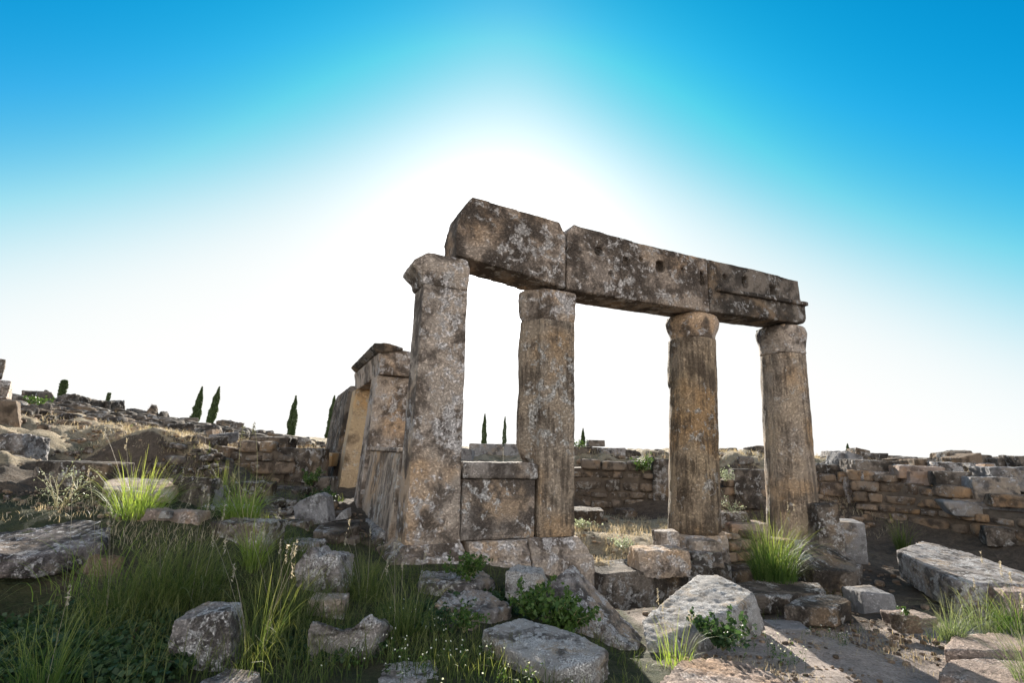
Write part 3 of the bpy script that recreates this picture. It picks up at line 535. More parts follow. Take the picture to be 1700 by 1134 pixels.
B('stone', 'low flat stone in shade left of the right-hand tussock', 1496,1560,1018,1034,6.3,.3,'bed',5,.1,.15,5)
B('stone', 'small bluish flat stone sunk in the path', 1286,1356,1036,1054,5.9,.35,'blue',5,.12,.12,6)
slab('bedrock_ledge', 'sunlit bedrock ledge with a pitted end, at right under the tussocks', [(1566,1078,4.9),(1640,1080,4.85),(1760,1082,4.9),(1760,1062,5.4),(1640,1050,5.5),(1580,1054,5.4)], (0,0,-.22), 'bed', rough=.14)
slab('bedrock_ledge', 'lowest pink bedrock ledge in the right foreground corner', [(1556,1118,4.5),(1640,1140,4.2),(1760,1140,4.3),(1760,1102,4.7),(1640,1092,4.85),(1575,1096,4.75)], (0,0,-.2), 'bed', rough=.12)
slab('bedrock_ledge', 'layered bedrock ledge at the bottom edge right of centre', [(1075,1150,3.95),(1180,1142,4.0),(1312,1136,4.15),(1262,1108,4.45),(1190,1092,4.6),(1132,1096,4.5)], (0,0,-.22), 'bed', rough=.16)
B('pebble', 'small dark stone with a green sprout on the path', 1494,1530,1022,1032,5.85,.15,'brown',5,.1,.1,8)
# inside the ruin and behind
B('hewn_block', 'flat-topped block lying in the sunlit interior next to the half column', 930,1000,842,872,10.8,1.0,'dark',-6,.05,.08,3)
B('standing_block', 'tall squared pier stone set in the rubble wall just left of the fluted column', 1086,1122,764,846,14,.6,'dark',0,.03,.06,3,cat='block')
B('hewn_block', 'large mossy block set in the short yellowish wall behind the right bay', 1225,1288,782,838,13.8,.5,'dark',0,.06,.1,4)
B('boulder', 'small dark boulder at the foot of the rear wall near the half column', 1026,1056,846,864,13.4,.4,'dark',0,.15,.15,7,cat='boulder')
B('wall_block', 'wide grey ashlar block behind the parapet, under two cypresses', 778,834,737,772,17,.6,'blue',0,.02,.04,2,cat='block')
B('wall_block', 'second grey ashlar block behind the parapet, touching the half column', 835,905,738,772,17,.6,'blue',0,.02,.04,2,cat='block')
B('stone', 'low sunlit stone behind the parapet beside the corner pillar', 755,784,746,766,16,.5,'blue',0,.1,.1,5)
B('hewn_block', 'small block perched on top of the stacked blocks behind the open bay', 977,1004,731,741,16.2,.5,'dark',0,.03,.05,2,.005)
B('hewn_block', 'dark block under the perched block behind the open bay', 952,999,742,768,16.2,.7,'dark',0,.03,.06,2)
B('hewn_block', 'wide pale block right of the perched block behind the open bay', 998,1038,744,772,16,.7,'grey',0,.03,.05,2)
for a in [('small dark stone on the skyline right of the wide pale block',1040,1060,753,760,22,'dark'),('flat dark block on the skyline left of the fluted column',1070,1092,754,764,20,'dark'),('thin block just peeking out left of the fluted column shaft',1096,1116,750,760,20,'dark'),
 ('long dark ridge stone right of the fluted column on the skyline',1186,1222,748,762,19,'dark'),('round dark stone on the skyline ridge behind the right bay',1211,1226,745,756,18,'dark'),('flat grey slab on the skyline ridge behind the right bay',1236,1262,749,758,18,'grey'),('large dark boulder on the skyline touching the tan end column',1257,1276,743,768,17,'dark'),('narrow ledge stone in sunlit dry grass behind the right bay',1214,1232,759,764,16,'grey')]:
    B('skyline_stone', a[0], *a[1:6], .8, a[6], rng.uniform(-15, 15), .12, .12, 4, .15)
for a in [('pale squared block on the right skyline next to the end column',1380,1413,749,766,16,'grey',0),('leaning dark slab on the right wall top, first of a pair',1392,1412,752,772,14.2,'blue',12),('leaning dark slab on the right wall top, second of a pair',1408,1432,754,772,14.0,'blue',15),('wedge-topped block on the right skyline above the leaning pair',1424,1447,746,758,15.5,'dark',8),('flat squared block right of the wedge-topped block',1449,1475,753,760,15.5,'dark',0),('thin flat stone further along the right skyline',1476,1495,757,763,15.5,'dark',0),
 ('long thin slab tilted on the right wall rubble',1490,1527,760,770,14,'dark',-8),('rounded brown stone below the long thin tilted slab',1522,1538,763,774,13,'brown',0),('flat dark stone on the right skyline before the rubble heap',1543,1572,761,768,14.5,'dark',0),('left pointed block of the skyline rubble heap',1570,1594,754,768,14,'dark',10),('big rounded block crowning the skyline rubble heap',1588,1622,750,765,14,'dark',-6),('tilted slab in front of the skyline rubble heap',1598,1632,757,770,13.4,'brown',-14),('mossy block at the right end of the skyline rubble heap',1628,1648,756,770,13.8,'dark',0),('flat slab near the right picture edge on the skyline',1655,1695,760,770,13.5,'dark',-4),('dark stone cut by the right picture edge on the skyline',1696,1730,757,772,13,'dark',0)]:
    B('skyline_stone', a[0], *a[1:6], .6, a[6], rng.uniform(-10, 10), .1, .1, 3, .12, ty=a[7])
for a in [('wide dark lichened capstone on the right wall left half',1425,1502,764,786,12.8,.7,'dark',-3),('low grey capstone block under the wide lichened capstone on the right wall',1436,1505,783,806,12.2,.6,'ashlar',-5),('broad dark capstone right of the wide lichened capstone',1500,1520,772,790,11.6,.5,'grey',0),('brownish slab lying askew on the right wall top',1498,1560,774,786,11.3,.6,'bed',-8),('humped pink stone on the right wall top',1514,1544,783,796,10.8,.5,'bed',6),('dark flat capstone right of the humped pink stone',1558,1606,783,797,10.6,.6,'dark',-6),('squared block with sunlit end behind the right wall',1556,1596,768,784,12.4,.6,'grey',-10),
 ('pale block standing in sunlit grass behind the right wall',1614,1652,770,784,13,.5,'grey',0),('tall narrow pale stone beside the block in sunlit grass',1641,1654,772,792,12.4,.4,'bed',0),('large shaded ashlar at right behind the wall crest',1625,1688,793,828,10.6,.6,'blue',-8),('upper shaded ashlar at the right picture edge',1652,1740,776,806,11.6,.7,'blue',-6),('sunlit thin block at the right edge on the wall crest',1661,1740,822,832,9.7,.4,'brown',-6),('long flat bluish slab topping the right wall at the edge',1600,1760,834,852,10.2,.8,'blue',-10),('dark lichened block low in the right wall near the edge',1655,1760,876,900,8.6,.5,'dark',-10),
 ('dark capstone crowning the bright tan wall',1348,1402,772,798,13.9,.6,'dark',0),('upright dark stone at the joint of the bright tan wall and the right wall',1408,1436,792,834,13.3,.5,'ashlar',0)]:
    wy = np.interp((a[1]+a[2])/2, [1320, 1445, 1500, 1590, 1640, 1720], [14, 13.2, 12.5, 11.6, 11.1, 10.3])
    B('wall_stone', *a[:1], *a[1:5], a[5]+max(0, wy-a[5])*.9 if a[5] < wy else a[5], *a[6:8], a[8]-(14 if a[1] > 1480 else 0), .07, .14, 3, .14)
# left skyline and slope
B('pedestal_block', 'dark rounded stone cut by the left picture edge, topmost of the pedestal stack', -50,-6,594,624,9.2,.35,'dark',40,.06,.1,4,.02,cat='block')
B('pedestal_block', 'mid block of the pedestal stack at the left picture edge', -60,2,628,658,9.3,.4,'ashlar',40,.05,.08,3,.02,cat='block')
B('pedestal_block', 'tapering base of the pedestal stack at the left picture edge', -66,18,664,716,9.3,.45,'brown',40,.05,.08,3,.1,cat='block',taper=.25)
for a in [('brown rounded boulder on the skyline right of the pedestal stack',18,42,649,668,14.5,'dark'),('peaked dark boulder second along the left skyline',42,76,647,668,15,'dark'),('low dark boulder under the stubby cypress',76,122,655,672,15.5,'dark'),('long flat-topped black boulder left of the thin cypress',118,166,659,678,16,'dark'),('black stone at the foot of the thin cypress',155,178,667,680,16.5,'dark'),('smooth domed boulder right of the thin cypress',182,230,677,690,17.5,'dark'),
 ('pointed triangular stone standing on the left skyline wall',232,251,668,692,17,'dark'),('small flat stone next to the pointed triangular stone',252,268,684,694,17.5,'dark'),('squared block below the two tall cypresses',313,326,705,716,20,'grey'),('low mossy block right of the two tall cypresses',336,378,706,722,19,'dark'),('small block perched on the mossy block by the cypresses',352,372,698,708,19,'dark'),('long dark flat block alone on the skyline right of the cypresses',386,412,711,719,20,'dark'),('little dark stone on the skyline behind the seeding stalks',418,428,718,725,20,'dark'),
 ('slanted pale boulder on the slope under the two cypresses',284,332,708,726,15.5,'grey'),('rounded stone in grass above the dry-stone wall',334,352,716,728,13,'brown'),('bluish cobble beside the rounded stone in grass',344,356,722,732,12.4,'blue'),('dark stone at the end of the sunlit bank',298,330,731,750,11,'dark'),('round tan stone crowning the dry-stone wall',354,378,739,752,10.9,'brown'),('dark slab half sunk in the sunlit slope',244,284,705,716,13,'dark'),('row stone in the sunlit slope left of the dark slab',212,240,704,712,13.2,'brown'),('pale small stone on the sunlit path edge',102,116,713,720,11,'bed'),('brown stone at the foot of the broken low wall',130,180,704,722,12.6,'brown')]:
    B('slope_stone', a[0], *a[1:6], .9, a[6], rng.uniform(-25, 25), .16, .16, 5, .25, taper=.85 if 'triangular' in a[0] or 'peaked' in a[0] else rng.uniform(.1, .5) if 'oulder' in a[0] or 'rounded' in a[0] or 'domed' in a[0] else rng.uniform(.0, .2), tx=rng.uniform(-8, 8), ty=rng.uniform(-7, 7))
B('wall_block', 'long squared mossy ashlar at the right end of the dry-stone wall', 446,528,744,792,11.4,.6,'dark',0,.03,.06,3,cat='block')
B('wall_block', 'squared upper ashlar behind the long mossy one', 412,475,725,746,12.6,.6,'dark',0,.04,.08,3,cat='block')
B('wall_block', 'little white stone set between the two ashlars above the dry-stone wall', 444,455,737,746,12,.2,'white',0,.1,.1,6,cat='stone')
B('wall_block', 'pale low block in sun just left of the doorway slab', 528,550,752,766,12.2,.5,'ashlar_warm',0,.05,.08,3,cat='block')
B('boulder', 'mossy dark rock on the shaded slope below the long ashlar', 430,495,808,828,9.6,.6,'dark',-8,.12,.2,5,cat='boulder')
B('boulder', 'dark rock in the shade at the foot of the doorway slab', 505,545,790,812,10.2,.6,'dark',0,.12,.15,6,cat='boulder')
# ------------------------------------------------------------------ plants
def blades(P, H, Wd, ang, lean, seg=5, droop=.0):
    """curved tapering blades: P (n,3) roots, heights, widths, lean direction and amount"""
    n = len(P); t = np.linspace(0, 1, seg+1); D = np.stack([np.cos(ang), np.sin(ang)], 1); fa = ang+rng.uniform(.6, 2.5, n); Sd = np.stack([np.cos(fa), np.sin(fa)], 1)
    V = np.zeros((n, seg+1, 2, 3)); 
    for k, tt in enumerate(t):
        off = lean*H*tt**1.7; up = H*(tt-droop*lean*tt**3)*np.sqrt(np.clip(1-(lean*.6*tt)**2, .1, 1))
        w_ = Wd*(1-tt**1.6)*.5+.0004; c = P[:, :2]+D*off[:, None]
        for s, sg in ((0, -1), (1, 1)):
            V[:, k, s, :2] = c+Sd*(w_*sg)[:, None]; V[:, k, s, 2] = P[:, 2]+up
    base = np.arange(n)[:, None, None]*(seg+1)*2; k = np.arange(seg)[None, :, None]*2
    Q = (base+k+np.array([0, 1, 3, 2])[None, None, :]).reshape(-1, 4)
    return V.reshape(-1, 3), Q, np.tile(np.repeat(t, 2), n)
def merge(L):
    V, Q, T, o = [], [], [], 0
    for v, q_, t in L: V.append(v); Q.append(q_+o); T.append(t); o += len(v)
    return np.concatenate(V), np.concatenate(Q), np.concatenate(T)
def leaves(C, size, asp=.45, up=.3):
    """folded pointed leaves at centres C"""
    n = len(C); d = rng.normal(0, 1, (n, 3)); d[:, 2] += up; d /= np.linalg.norm(d, axis=1)[:, None]; r = rng.normal(0, 1, (n, 3)); s = np.cross(d, r); s /= np.linalg.norm(s, axis=1)[:, None]+1e-9
    nn = np.cross(d, s); L_ = (size*rng.uniform(.6, 1.3, n))[:, None]; V = np.stack([C-d*L_*.5, C+s*L_*asp*.5+nn*L_*.06, C+d*L_*.5, C-s*L_*asp*.5+nn*L_*.06], 1).reshape(-1, 3)
    return V, np.arange(n*4).reshape(-1, 4), np.tile([0, .5, 1, .5], n)
def tube(pts, r0_, r1_, sides=5):
    pts = np.array(pts, float); n = len(pts); V = []
    for i, p in enumerate(pts):
        d = pts[min(i+1, n-1)]-pts[max(i-1, 0)]; d /= np.linalg.norm(d)+1e-9; a = np.cross(d, [.3, .9, .1]); a /= np.linalg.norm(a)+1e-9; b = np.cross(d, a); r = r0_+(r1_-r0_)*i/(n-1)
        for k in range(sides):
            th_ = 2*math.pi*k/sides; V.append(p+a*r*math.cos(th_)+b*r*math.sin(th_))
    Q = [(i*sides+k, i*sides+(k+1) % sides, (i+1)*sides+(k+1) % sides, (i+1)*sides+k) for i in range(n-1) for k in range(sides)]
    return np.array(V), np.array(Q), np.full(len(V), .5)
def mesh_at(name, VQT, mat, loc, parent=None):
    v, q_, t = VQT; return link(name, quads(name, v-np.array(loc), q_, t), mat, loc if parent is None else (0, 0, 0), parent)
def tussock(label, px, py, Y, n, h, rad_, spread, mat='tuss', wd=.006, heads=0, hang=0., group=None):
    c = at(px, py, Y); th_ = rng.uniform(0, 2*math.pi, n); rr = rad_*np.sqrt(rng.uniform(0, 1, n)); P = np.stack([c[0]+rr*np.cos(th_), c[1]+rr*np.sin(th_), np.full(n, c[2]-.02)], 1)
    H = h*(.3+.9*rng.uniform(0, 1, n)**1.3); ang = th_+rng.normal(0, .7, n); le = np.clip(spread*(.25+rr/rad_*.8)*rng.uniform(.3, 1.9, n), .02, 1.5)
    o = mesh_at('grass_tussock', blades(P, H, np.full(n, wd)*rng.uniform(.6, 1.2, n), ang, le, 6, .45+hang), mat, c); tag(o, label, 'grass tussock', group)
    if heads:
        L = []
        for k in range(heads):
            a = rng.uniform(0, 6.28); le_ = rng.uniform(.05, .4); hh = h*rng.uniform(.95, 1.35); b = c+np.array([math.cos(a), math.sin(a), 0])*rad_*.5
            pts = [b+np.array([math.cos(a)*le_*hh*t**1.6, math.sin(a)*le_*hh*t**1.6, hh*t]) for t in np.linspace(0, 1, 7)]; L.append(tube(pts, .0016, .001, 3))
            tip = pts[-1]; L.append(leaves(tip+np.stack([rng.normal(0, .004, 26), rng.normal(0, .004, 26), rng.uniform(-.07, .05, 26)], 1), .022, .3, 1.2))
        mesh_at('seed_head', merge(L), 'seed', c, o)
    return o
tussock('tall bright yellow-green tussock left of the low pale broken stone', 224,880,5.4,430,.75,.17,.55,'tuss',.0062,2)
tussock('arching sunlit tussock on the mossy flat block', 400,860,5.75,400,.5,.17,.95,'tuss',.0055)
tussock('smaller sunlit tussock in front of the mossy flat block', 420,945,4.9,200,.48,.09,.5,'tuss',.0055,2)
tussock('dense dark tussock between the fluted column and the tan end column', 1285,962,7.6,800,.88,.28,.6,'tussd',.007,4)
tussock('grey-green tussock on the path left of the sunlit bedrock ledge', 1582,1062,5.4,200,.42,.1,.8,'tussg',.0055)
tussock('ragged shaded tussock in front of the fallen block', 1632,1046,5.8,190,.5,.16,.9,'tussg',.0055,1)
tussock('loose green tussock at the right picture edge', 1690,1050,5.5,190,.55,.16,.9,'tussd',.0055,1)
tussock('sparse wiry tussock hanging over the right foreground corner', 1716,1136,4.3,120,.6,.1,.8,'tussg',.0045,3)
tussock('blue-green tussock at the bottom left corner', 70,1160,3.05,170,.48,.13,.6,'tussd',.005,1)
tussock('thin tussock at the foot of the big tilted slab', 1120,1110,4.6,90,.42,.14,.55,'tuss',.0045,3)
tussock('low lime-green tuft beside the thin tussock', 1068,1124,4.5,110,.15,.1,.8,'tuss',.006)
tussock('leafy tall grass clump left of the saddle-shaped boulder', 418,1104,3.75,100,.62,.12,.45,'grass',.005,6)
tussock('dark tall grass clump before the big ledge slab', 215,1025,4.15,260,.68,.3,.8,'grass',.0055,4)
tussock('broad dark grass clump behind the upright boulder', 300,1000,4.4,420,.66,.3,.75,'grass',.006,4)
tussock('grass clump right of the peaked boulder', 610,990,5.0,200,.46,.16,.55,'grass',.005,5)
tussock('grass clump right of the saddle-shaped boulder', 668,1050,4.3,230,.46,.18,.7,'grass',.005,4)
tussock('grass clump between peaked and saddle-shaped boulders', 470,1040,4.4,300,.55,.24,.7,'grass',.005,4)
tussock('small tuft against the right rubble wall', 1500,912,11.2,120,.7,.15,.5,'grass',.01)
tussock('small dark tuft behind the sunlit low slab', 372,822,6.9,160,.45,.14,.55,'grass',.0055)
tussock('scattered long sunlit blades above the dark grass by the ledge slab', 210,960,4.7,70,.75,.5,.8,'tuss',.005,3)
tussock('thin bright blades rising left of the big ledge slab end', 120,985,4.35,22,.6,.25,.6,'tuss',.006,2)
# two tall stalks
c = at(408, 862, 5.6); L = []
for (dx, top) in ((-.02, (404, 712, 5.6)), (.05, (422, 706, 5.7)), (.02, (388, 790, 5.6))):
    e = at(*top); b = c+np.array([dx, 0, 0]); pts = [b+(e-b)*t+np.array([.05*math.sin(t*3)*(1 if dx > 0 else -1), 0, 0]) for t in np.linspace(0, 1, 9)]
    L.append(tube(pts, .004, .0022, 4)); L.append(leaves(e+np.stack([rng.normal(0, .008, 40), rng.normal(0, .008, 40), rng.uniform(-.1, .03, 40)], 1), .035, .25, 1.5))
o = mesh_at('grass_stalk', merge(L), 'stem', c); tag(o, 'tall thin seeding grass stalks rising against the dry-stone wall', 'grass stalk')
# wiry shrubs with pale leaflets
def shrub(label, px, py, Y, h, wd, nb, nl, ls, leafm, stemm='stem', kind='shrub', twigs=3):
    c = at(px, py, Y); root = tag(empty(kind, c), label, 'shrub'); L, C = [], []
    for k in range(nb):
        a = rng.uniform(0, 6.28); le = rng.uniform(.2, 1)*wd; hh = h*rng.uniform(.5, 1); p = [c+np.array([math.cos(a)*le*t**1.2, math.sin(a)*le*t**1.2, hh*t**.85])+rng.normal(0, .02*h, 3)*(t > 0) for t in np.linspace(0, 1, 7)]; L.append(tube(p, .006*h/.5, .002*h/.5, 4)); C += p[2:]
        for j_ in range(twigs):
            s = p[rng.integers(2, 6)]; d = rng.normal(0, .1*h/.4, 3); d[2] = abs(d[2]); tw = [s, s+d*.5+rng.normal(0, .01, 3), s+d]; L.append(tube(tw, .003*h/.5, .0015*h/.5, 3)); C += [s+d*t for t in (.5, .8, 1, 1.05)]
    C = np.array(C); idx = rng.integers(0, len(C), nl); mesh_at('stem', merge(L), stemm, c, root); mesh_at('foliage', leaves(C[idx]+rng.normal(0, .02*h/.4, (nl, 3)), ls, .6), leafm, c, root); return root
shrub('wiry pale-leaved shrub in front of the half-buried block at far left', 92,858,5.6,.5,.4,9,260,.02,'palelf')
shrub('bare spiky dry shrub on the footing wall between the columns', 1218,862,9.7,.42,.3,9,90,.03,'palelf','palelf',twigs=2)
shrub('leafy green bush on top of the rear wall left of the fluted column', 1068,786,14,.42,.35,16,700,.05,'leaf')
shrub('pale weedy bush on top of the short yellowish wall', 1205,800,13.9,.3,.45,14,420,.04,'palelf')
shrub('bright green leafy bush on the slope left of the doorway slab', 514,812,10.2,.36,.3,14,520,.05,'leaf')
shrub('dark green shrub at the foot of the doorway slab', 528,845,9.4,.35,.35,16,700,.05,'leafdk')
shrub('round green bush below the peaked skyline boulder at far left', 56,682,13.5,.35,.45,16,600,.06,'leaf')
shrub('low green weed in front of the broken low wall on the slope', 232,722,12.4,.15,.5,14,350,.05,'leaf')
shrub('green weed on the block stack behind the open bay', 962,746,15.9,.25,.3,10,300,.05,'leaf')
shrub('nettle patch growing against the leaning diagonal block', 935,1062,4.75,.34,.32,22,1500,.05,'leaf',kind='nettle_patch')
shrub('nettle patch behind the flat pale foreground slab', 885,1030,4.9,.26,.28,18,1000,.045,'leaf',kind='nettle_patch')
shrub('small nettle patch in front of the parapet base', 775,968,5.6,.26,.25,16,700,.045,'leaf',kind='nettle_patch')
shrub('low dark leafy plant right of the big tilted slab', 1200,1082,5.0,.26,.3,18,900,.05,'leafdk',kind='nettle_patch')
shrub('leafy weed between the lower eroded ledges', 770,1052,4.4,.18,.2,14,500,.035,'leaf',kind='nettle_patch')
shrub('green sprout by the small dark stone on the path', 1504,1024,5.8,.1,.05,4,40,.04,'leaf',kind='sprout')
shrub('weedy plant in the sunlit interior before the rear wall', 1035,915,8.8,.18,.35,16,420,.035,'palelf',kind='weed')
shrub('thin weed along the interior edge right of the half column', 968,880,10,.22,.4,14,300,.035,'palelf',kind='weed')
# white flowers sprinkled through the turf
FS, FB = [], []
for (px, py, Y, n, sp, h) in [(640,1112,3.75,24,.2,.17),(770,1100,3.9,24,.17,.15),(880,1128,3.6,20,.2,.13),(1290,1085,5.0,20,.22,.2),(1372,1052,5.7,9,.12,.12),(715,1035,4.6,18,.16,.14)]:
    c = at(px, py, Y)
    for k in range(n):
        b = c+np.array([rng.normal(0, sp), rng.normal(0, sp*.8), 0]); b[2] = gz(b[0], b[1]); e = b+np.array([rng.normal(0, .04), rng.normal(0, .04), h*rng.uniform(.5, 1.1)])
        v, q_, t = tube([b, (b+e)/2+rng.normal(0, .008, 3), e], .0016, .001, 4); FS += [(v, q_, t), leaves(b+(e-b)*rng.uniform(.1, .9, (7, 1))+rng.normal(0, .012, (7, 3)), .026, .4)]; FB.append(leaves(e+rng.normal(0, .0022, (10, 3)), .007, .9))
v, q_, t = merge(FS+FB); me_ = quads('white_flowers', v, q_, t); o = link('white_flowers', me_, 'leaf'); me_.materials.append(MAT['flower']); k = sum(len(s[1]) for s in FS)
me_.polygons.foreach_set('material_index', [0]*k+[1]*(len(q_)-k)); tag(o, 'tiny white flowers on thin stems sprinkled through the foreground turf', 'wildflowers', kind='stuff')
# turf, dry grass and ivy: uncountable
def scatter(regions, hmin, hmax, wd, le):
    L = []
    for (px, py, Y, rx, ry, n, k) in regions:
        c = at(px, py, Y); a = rng.uniform(0, 6.28, n); r = np.sqrt(rng.uniform(0, 1, n)); x = c[0]+rx*r*np.cos(a); y = c[1]+ry*r*np.sin(a)
        keep = np.array([mnoise.noise((p*2.3, q_*2.3, 7)) > -.28 for p, q_ in zip(x, y)]); x, y = x[keep], y[keep]; m_ = len(x)
        L.append(blades(np.stack([x, y, g(x, y)-.01], 1), k*rng.uniform(hmin, hmax, m_), rng.uniform(.6, 1.2, m_)*wd*max(1, Y/8), rng.uniform(0, 6.28, m_), rng.uniform(.1, .9, m_), 4, .3))
    return merge(L)
GR = [(225,1040,4.1,.6,.5,900,1.3),(330,1010,4.4,.7,.6,900,1.2),(520,1020,4.6,.9,.7,1440,1.1),(600,960,5.5,.9,.7,1200,.8),(700,1070,4.2,.8,.45,900,.8),(850,1110,3.9,.9,.4,840,.7),(430,1110,3.7,.8,.4,720,1.2),(800,960,5.9,1.2,.6,900,.55),(560,900,6.8,.9,.9,600,.7),(420,880,6.2,.6,.6,540,.9),(960,1080,4.5,.5,.4,360,.8),(1250,1000,6.4,1.2,.8,300,.5),(1660,1050,5.6,.7,.5,360,.8),(430,820,9.5,1.5,1.2,720,.9),(1300,975,7.6,1.2,.6,360,.7),(100,1130,3.3,.6,.4,300,1.0)]
me_ = scatter(GR, .08, .3, .005, 0); o = link('grass', quads('grass', *me_), 'grass', (0, 0, 0)); tag(o, 'green turf and loose grass filling the ground between the foreground stones', 'grass', kind='stuff')
DR = [(60,715,11,2.,1.6,900,.7),(230,715,13,3,2.2,1500,.7),(300,730,12,1.6,1.5,1400,.8),(420,735,14,2.5,2,1400,.8),(150,690,16,4,3,1500,.9),(520,745,16,2,3,900,.9),(100,835,5.6,.7,.5,450,.4),(1000,905,9,1.0,1.2,1500,.6),(1060,890,10,1.2,1.2,1300,.6),(1020,762,16,2.5,1.2,700,1),(1240,760,16.5,2.8,1.8,1500,1),(1560,780,13.5,3,1.6,1600,1.1),(1640,785,12.5,1.2,.8,900,1.2),(1400,1060,5.8,1.,.6,900,.3),(1600,1075,5.1,.8,.5,500,.35),(1270,1120,4.6,.8,.3,400,.3),(290,870,5.3,.5,.5,500,.6),(1220,875,10,.9,.8,500,.7),(1380,770,13,1.5,1,500,1),(230,785,9.0,1.2,.5,500,.5),(250,724,9.9,1.1,.35,1200,.6),(240,757,9.55,1.4,.3,700,.5),(1010,915,8.6,1.1,.6,700,.5),(30,750,7.8,.9,.9,500,.6),(1060,880,11.5,1.5,1.5,900,.8)]
me_ = scatter(DR, .08, .24, .0055, 0); o = link('dry_grass', quads('dry_grass', *me_), 'dry', (0, 0, 0)); tag(o, 'straw-coloured dry grass on the sunlit slopes, interior and path', 'grass', kind='stuff')
L = []
for (px, py, Y, rx, ry, n, hh) in [(190,1050,3.8,.55,.35,2600,.14),(110,1110,3.4,.5,.3,1700,.1),(60,1040,4.0,.35,.35,900,.12),(245,1100,3.45,.25,.25,800,.1),(700,1020,4.8,.4,.3,900,.07),(830,980,5.4,.5,.3,1100,.08),(540,1075,4.1,.5,.3,1000,.08)]:
    c = at(px, py, Y); a = rng.uniform(0, 6.28, n); r = np.sqrt(rng.uniform(0, 1, n)); x = c[0]+rx*r*np.cos(a); y = c[1]+ry*r*np.sin(a); L.append(leaves(np.stack([x, y, g(x, y)+rng.uniform(.01, hh, n)], 1), .042, .8, .4))
me_ = merge(L); o = link('ivy', quads('ivy', *me_), 'leafdk', (0, 0, 0)); tag(o, 'dark ivy-like ground cover round the foreground boulders', 'ground cover', kind='stuff')
# loose gravel and chips
V, Qs, off = [], [], 0
for (px, py, Y, rx, ry, n, s0, s1) in [(80,830,5.8,.9,.5,130,.02,.08),(300,870,5.6,.8,.6,90,.02,.07),(120,710,11,2.5,1.5,300,.04,.2),(250,712,14,3.5,2.5,420,.05,.3),(420,730,15,3,2.5,300,.05,.3),(240,760,9.5,1.3,.6,200,.03,.14),(60,750,8,1.2,1.2,160,.03,.14),(1000,900,9.2,1.2,1.2,130,.02,.09),(1400,1050,5.9,1.3,.8,520,.008,.07),(1300,1115,4.7,.9,.4,240,.008,.05),(1380,980,7.6,1.2,.8,90,.03,.12),(1230,762,15,3,2,120,.06,.2),(1550,778,13.5,3.5,1.6,190,.06,.24),(1480,940,9,1.2,.9,90,.04,.15),(560,860,8,.9,.9,70,.04,.14),(500,745,19,3,2,120,.08,.25),(1040,757,16,3,2,80,.06,.2),(1220,870,10.2,.9,.8,80,.03,.12),(1080,855,11.6,1.5,.4,50,.04,.15),(1050,980,6.6,.8,.5,60,.03,.1),(130,680,15,4,2.5,340,.06,.35),(1500,775,13.5,3,1.5,160,.06,.3)]:
    c = at(px, py, Y)
    for k in range(n):
        a, r = rng.uniform(0, 6.28), math.sqrt(rng.uniform(0, 1)); x, y = c[0]+rx*r*math.cos(a), c[1]+ry*r*math.sin(a); s = s0+(s1-s0)*rng.uniform(0, 1)**2.5; v = pebble(np.array([s, s*rng.uniform(.6, 1), s*rng.uniform(.35, .8)])*.5, 3, .3, GCs); an = rng.uniform(0, 6.28); v = np.stack([v[:, 0]*math.cos(an)-v[:, 1]*math.sin(an), v[:, 0]*math.sin(an)+v[:, 1]*math.cos(an), v[:, 2]], 1)
        V.append(v+np.array([x, y, gz(x, y)+s*.12])); Qs.append(GQs+off); off += len(v)
o = link('gravel', quads('gravel', np.concatenate(V), np.concatenate(Qs)), 'rubble', (0, 0, 0), smooth=False); tag(o, 'loose stone chips and gravel strewn over the ground', 'gravel', kind='stuff')
# coarse dark rubble on the upper slopes
V, Qs, off = [], [], 0
for (px, py, Y, rx, ry, n, s0, s1) in [(70,690,12.5,2.2,2,130,.1,.5),(190,695,15,3.2,2.6,190,.1,.65),(300,718,15,2.6,2.2,130,.1,.55),(400,722,17,2.6,2.5,110,.1,.55),(60,742,8.3,1.3,1.0,60,.06,.3),(480,742,18,2.5,2.5,90,.1,.5),(1240,760,17,3,2,60,.1,.5),(1050,757,17,2.5,1.6,40,.1,.45),(1450,775,15,2.5,1.4,90,.1,.5),(1620,780,14,2.2,1.3,90,.1,.5),(330,775,9.9,.7,.7,40,.08,.3),(480,850,8,1.2,1.0,50,.06,.3)]:
    c = at(px, py, Y)
    for k in range(n):
        a, r = rng.uniform(0, 6.28), math.sqrt(rng.uniform(0, 1)); x, y = c[0]+rx*r*math.cos(a), c[1]+ry*r*math.sin(a); s = s0+(s1-s0)*rng.uniform(0, 1)**2.2; v = pebble(np.array([s, s*rng.uniform(.5, .9), s*rng.uniform(.3, .6)])*.5, 4, .32, GC); an = rng.uniform(-.6, .6); v = np.stack([v[:, 0]*math.cos(an)-v[:, 1]*math.sin(an), v[:, 0]*math.sin(an)+v[:, 1]*math.cos(an), v[:, 2]+v[:, 0]*rng.normal(0, .12)], 1)
        V.append(v+np.array([x, y, gz(x, y)+s*.1])); Qs.append(GQ+off); off += len(v)
o = link('rubble', quads('rubble', np.concatenate(V), np.concatenate(Qs)), 'dark', (0, 0, 0)); tag(o, 'tumbled dark rubble covering the upper slopes and wall tops', 'rubble', kind='stuff')
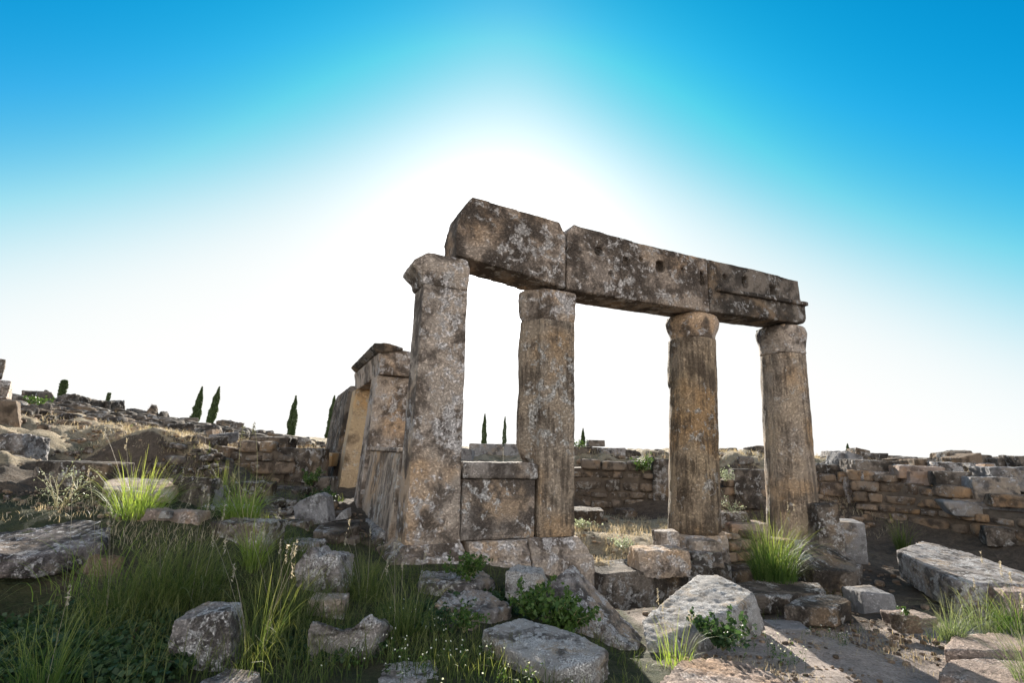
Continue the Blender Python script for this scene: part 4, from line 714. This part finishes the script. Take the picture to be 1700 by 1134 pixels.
# cypresses
def cypress(label, px, ybase, ytop, Y, wpx, lean=0, stub=False, group=None):
    b = at(px, ybase, Y); h = (ybase-ytop)*Y/(F*math.cos(PITCH)); W_ = wpx*Y/(F*math.cos(PITCH))/2; b0 = b.copy(); b0[2] = min(gz(b[0], b[1]), b[2])
    root = tag(empty('cypress_tree', b0), label, 'tree', group); hb = b[2]-b0[2]; top = b+np.array([lean*h, 0, h])
    mesh_at('trunk', tube([b0-np.array([0, 0, .2]), b+np.array([lean*h*.4, 0, h*.4]), b+np.array([lean*h*.9, 0, h*.9])], W_*.16, W_*.03, 7), 'trunk', b0, root)
    n = 5200; t = rng.uniform(0, 1, n)**1.15; a = rng.uniform(0, 6.28, n)
    pr = np.interp(t, [0, .08, .25, .5, .75, .92, 1], [.55, .85, 1, .86, .56, .26, .04] if not stub else [.6, .8, .9, 1, .95, .9, .7])
    lump = np.array([1+.42*mnoise.noise((p*1.3, q_*9, b[0])) for p, q_ in zip(np.cos(a), t)]); r = W_*pr*lump*np.sqrt(rng.uniform(.25, 1, n))
    C = b+np.stack([r*np.cos(a)+lean*h*t, r*np.sin(a), h*t], 1)
    mesh_at('crown', leaves(C, W_*.5, .3, 2.5), 'cyp', b0, root)
G_ = 'cypresses beyond the ruins'
cypress('left one of the two tall cypresses on the left skyline', 321,709,645,70,13.5,.07,group=G_)
cypress('right one of the two tall cypresses on the left skyline, leaning right', 347,709,645,70,14,.11,group=G_)
cypress('single cypress midway between the tall pair and the doorway', 481,730,661,75,14,.03,group=G_)
cypress('cypress next to the standing doorway slab', 545,738,661,75,14,.03,group=G_)
cypress('wider cypress framed between corner pillar and half column', 803,742,690,95,9,0,group=G_)
cypress('slimmer cypress framed between corner pillar and half column', 837,742,694,95,7,0,group=G_)
cypress('small cypress behind the stacked blocks right of the half column', 968,742,713,95,7,0,group=G_)
cypress('tiny cypress above the pale squared block on the right skyline', 1408,756,738,95,6,.05,group=G_)
cypress('stubby flat-topped cypress on the far left skyline', 101,660,632,45,11,.03,True,group=G_)
cypress('very thin cypress stub right of the long black boulder', 175,680,653,60,6,.05,True,group=G_)
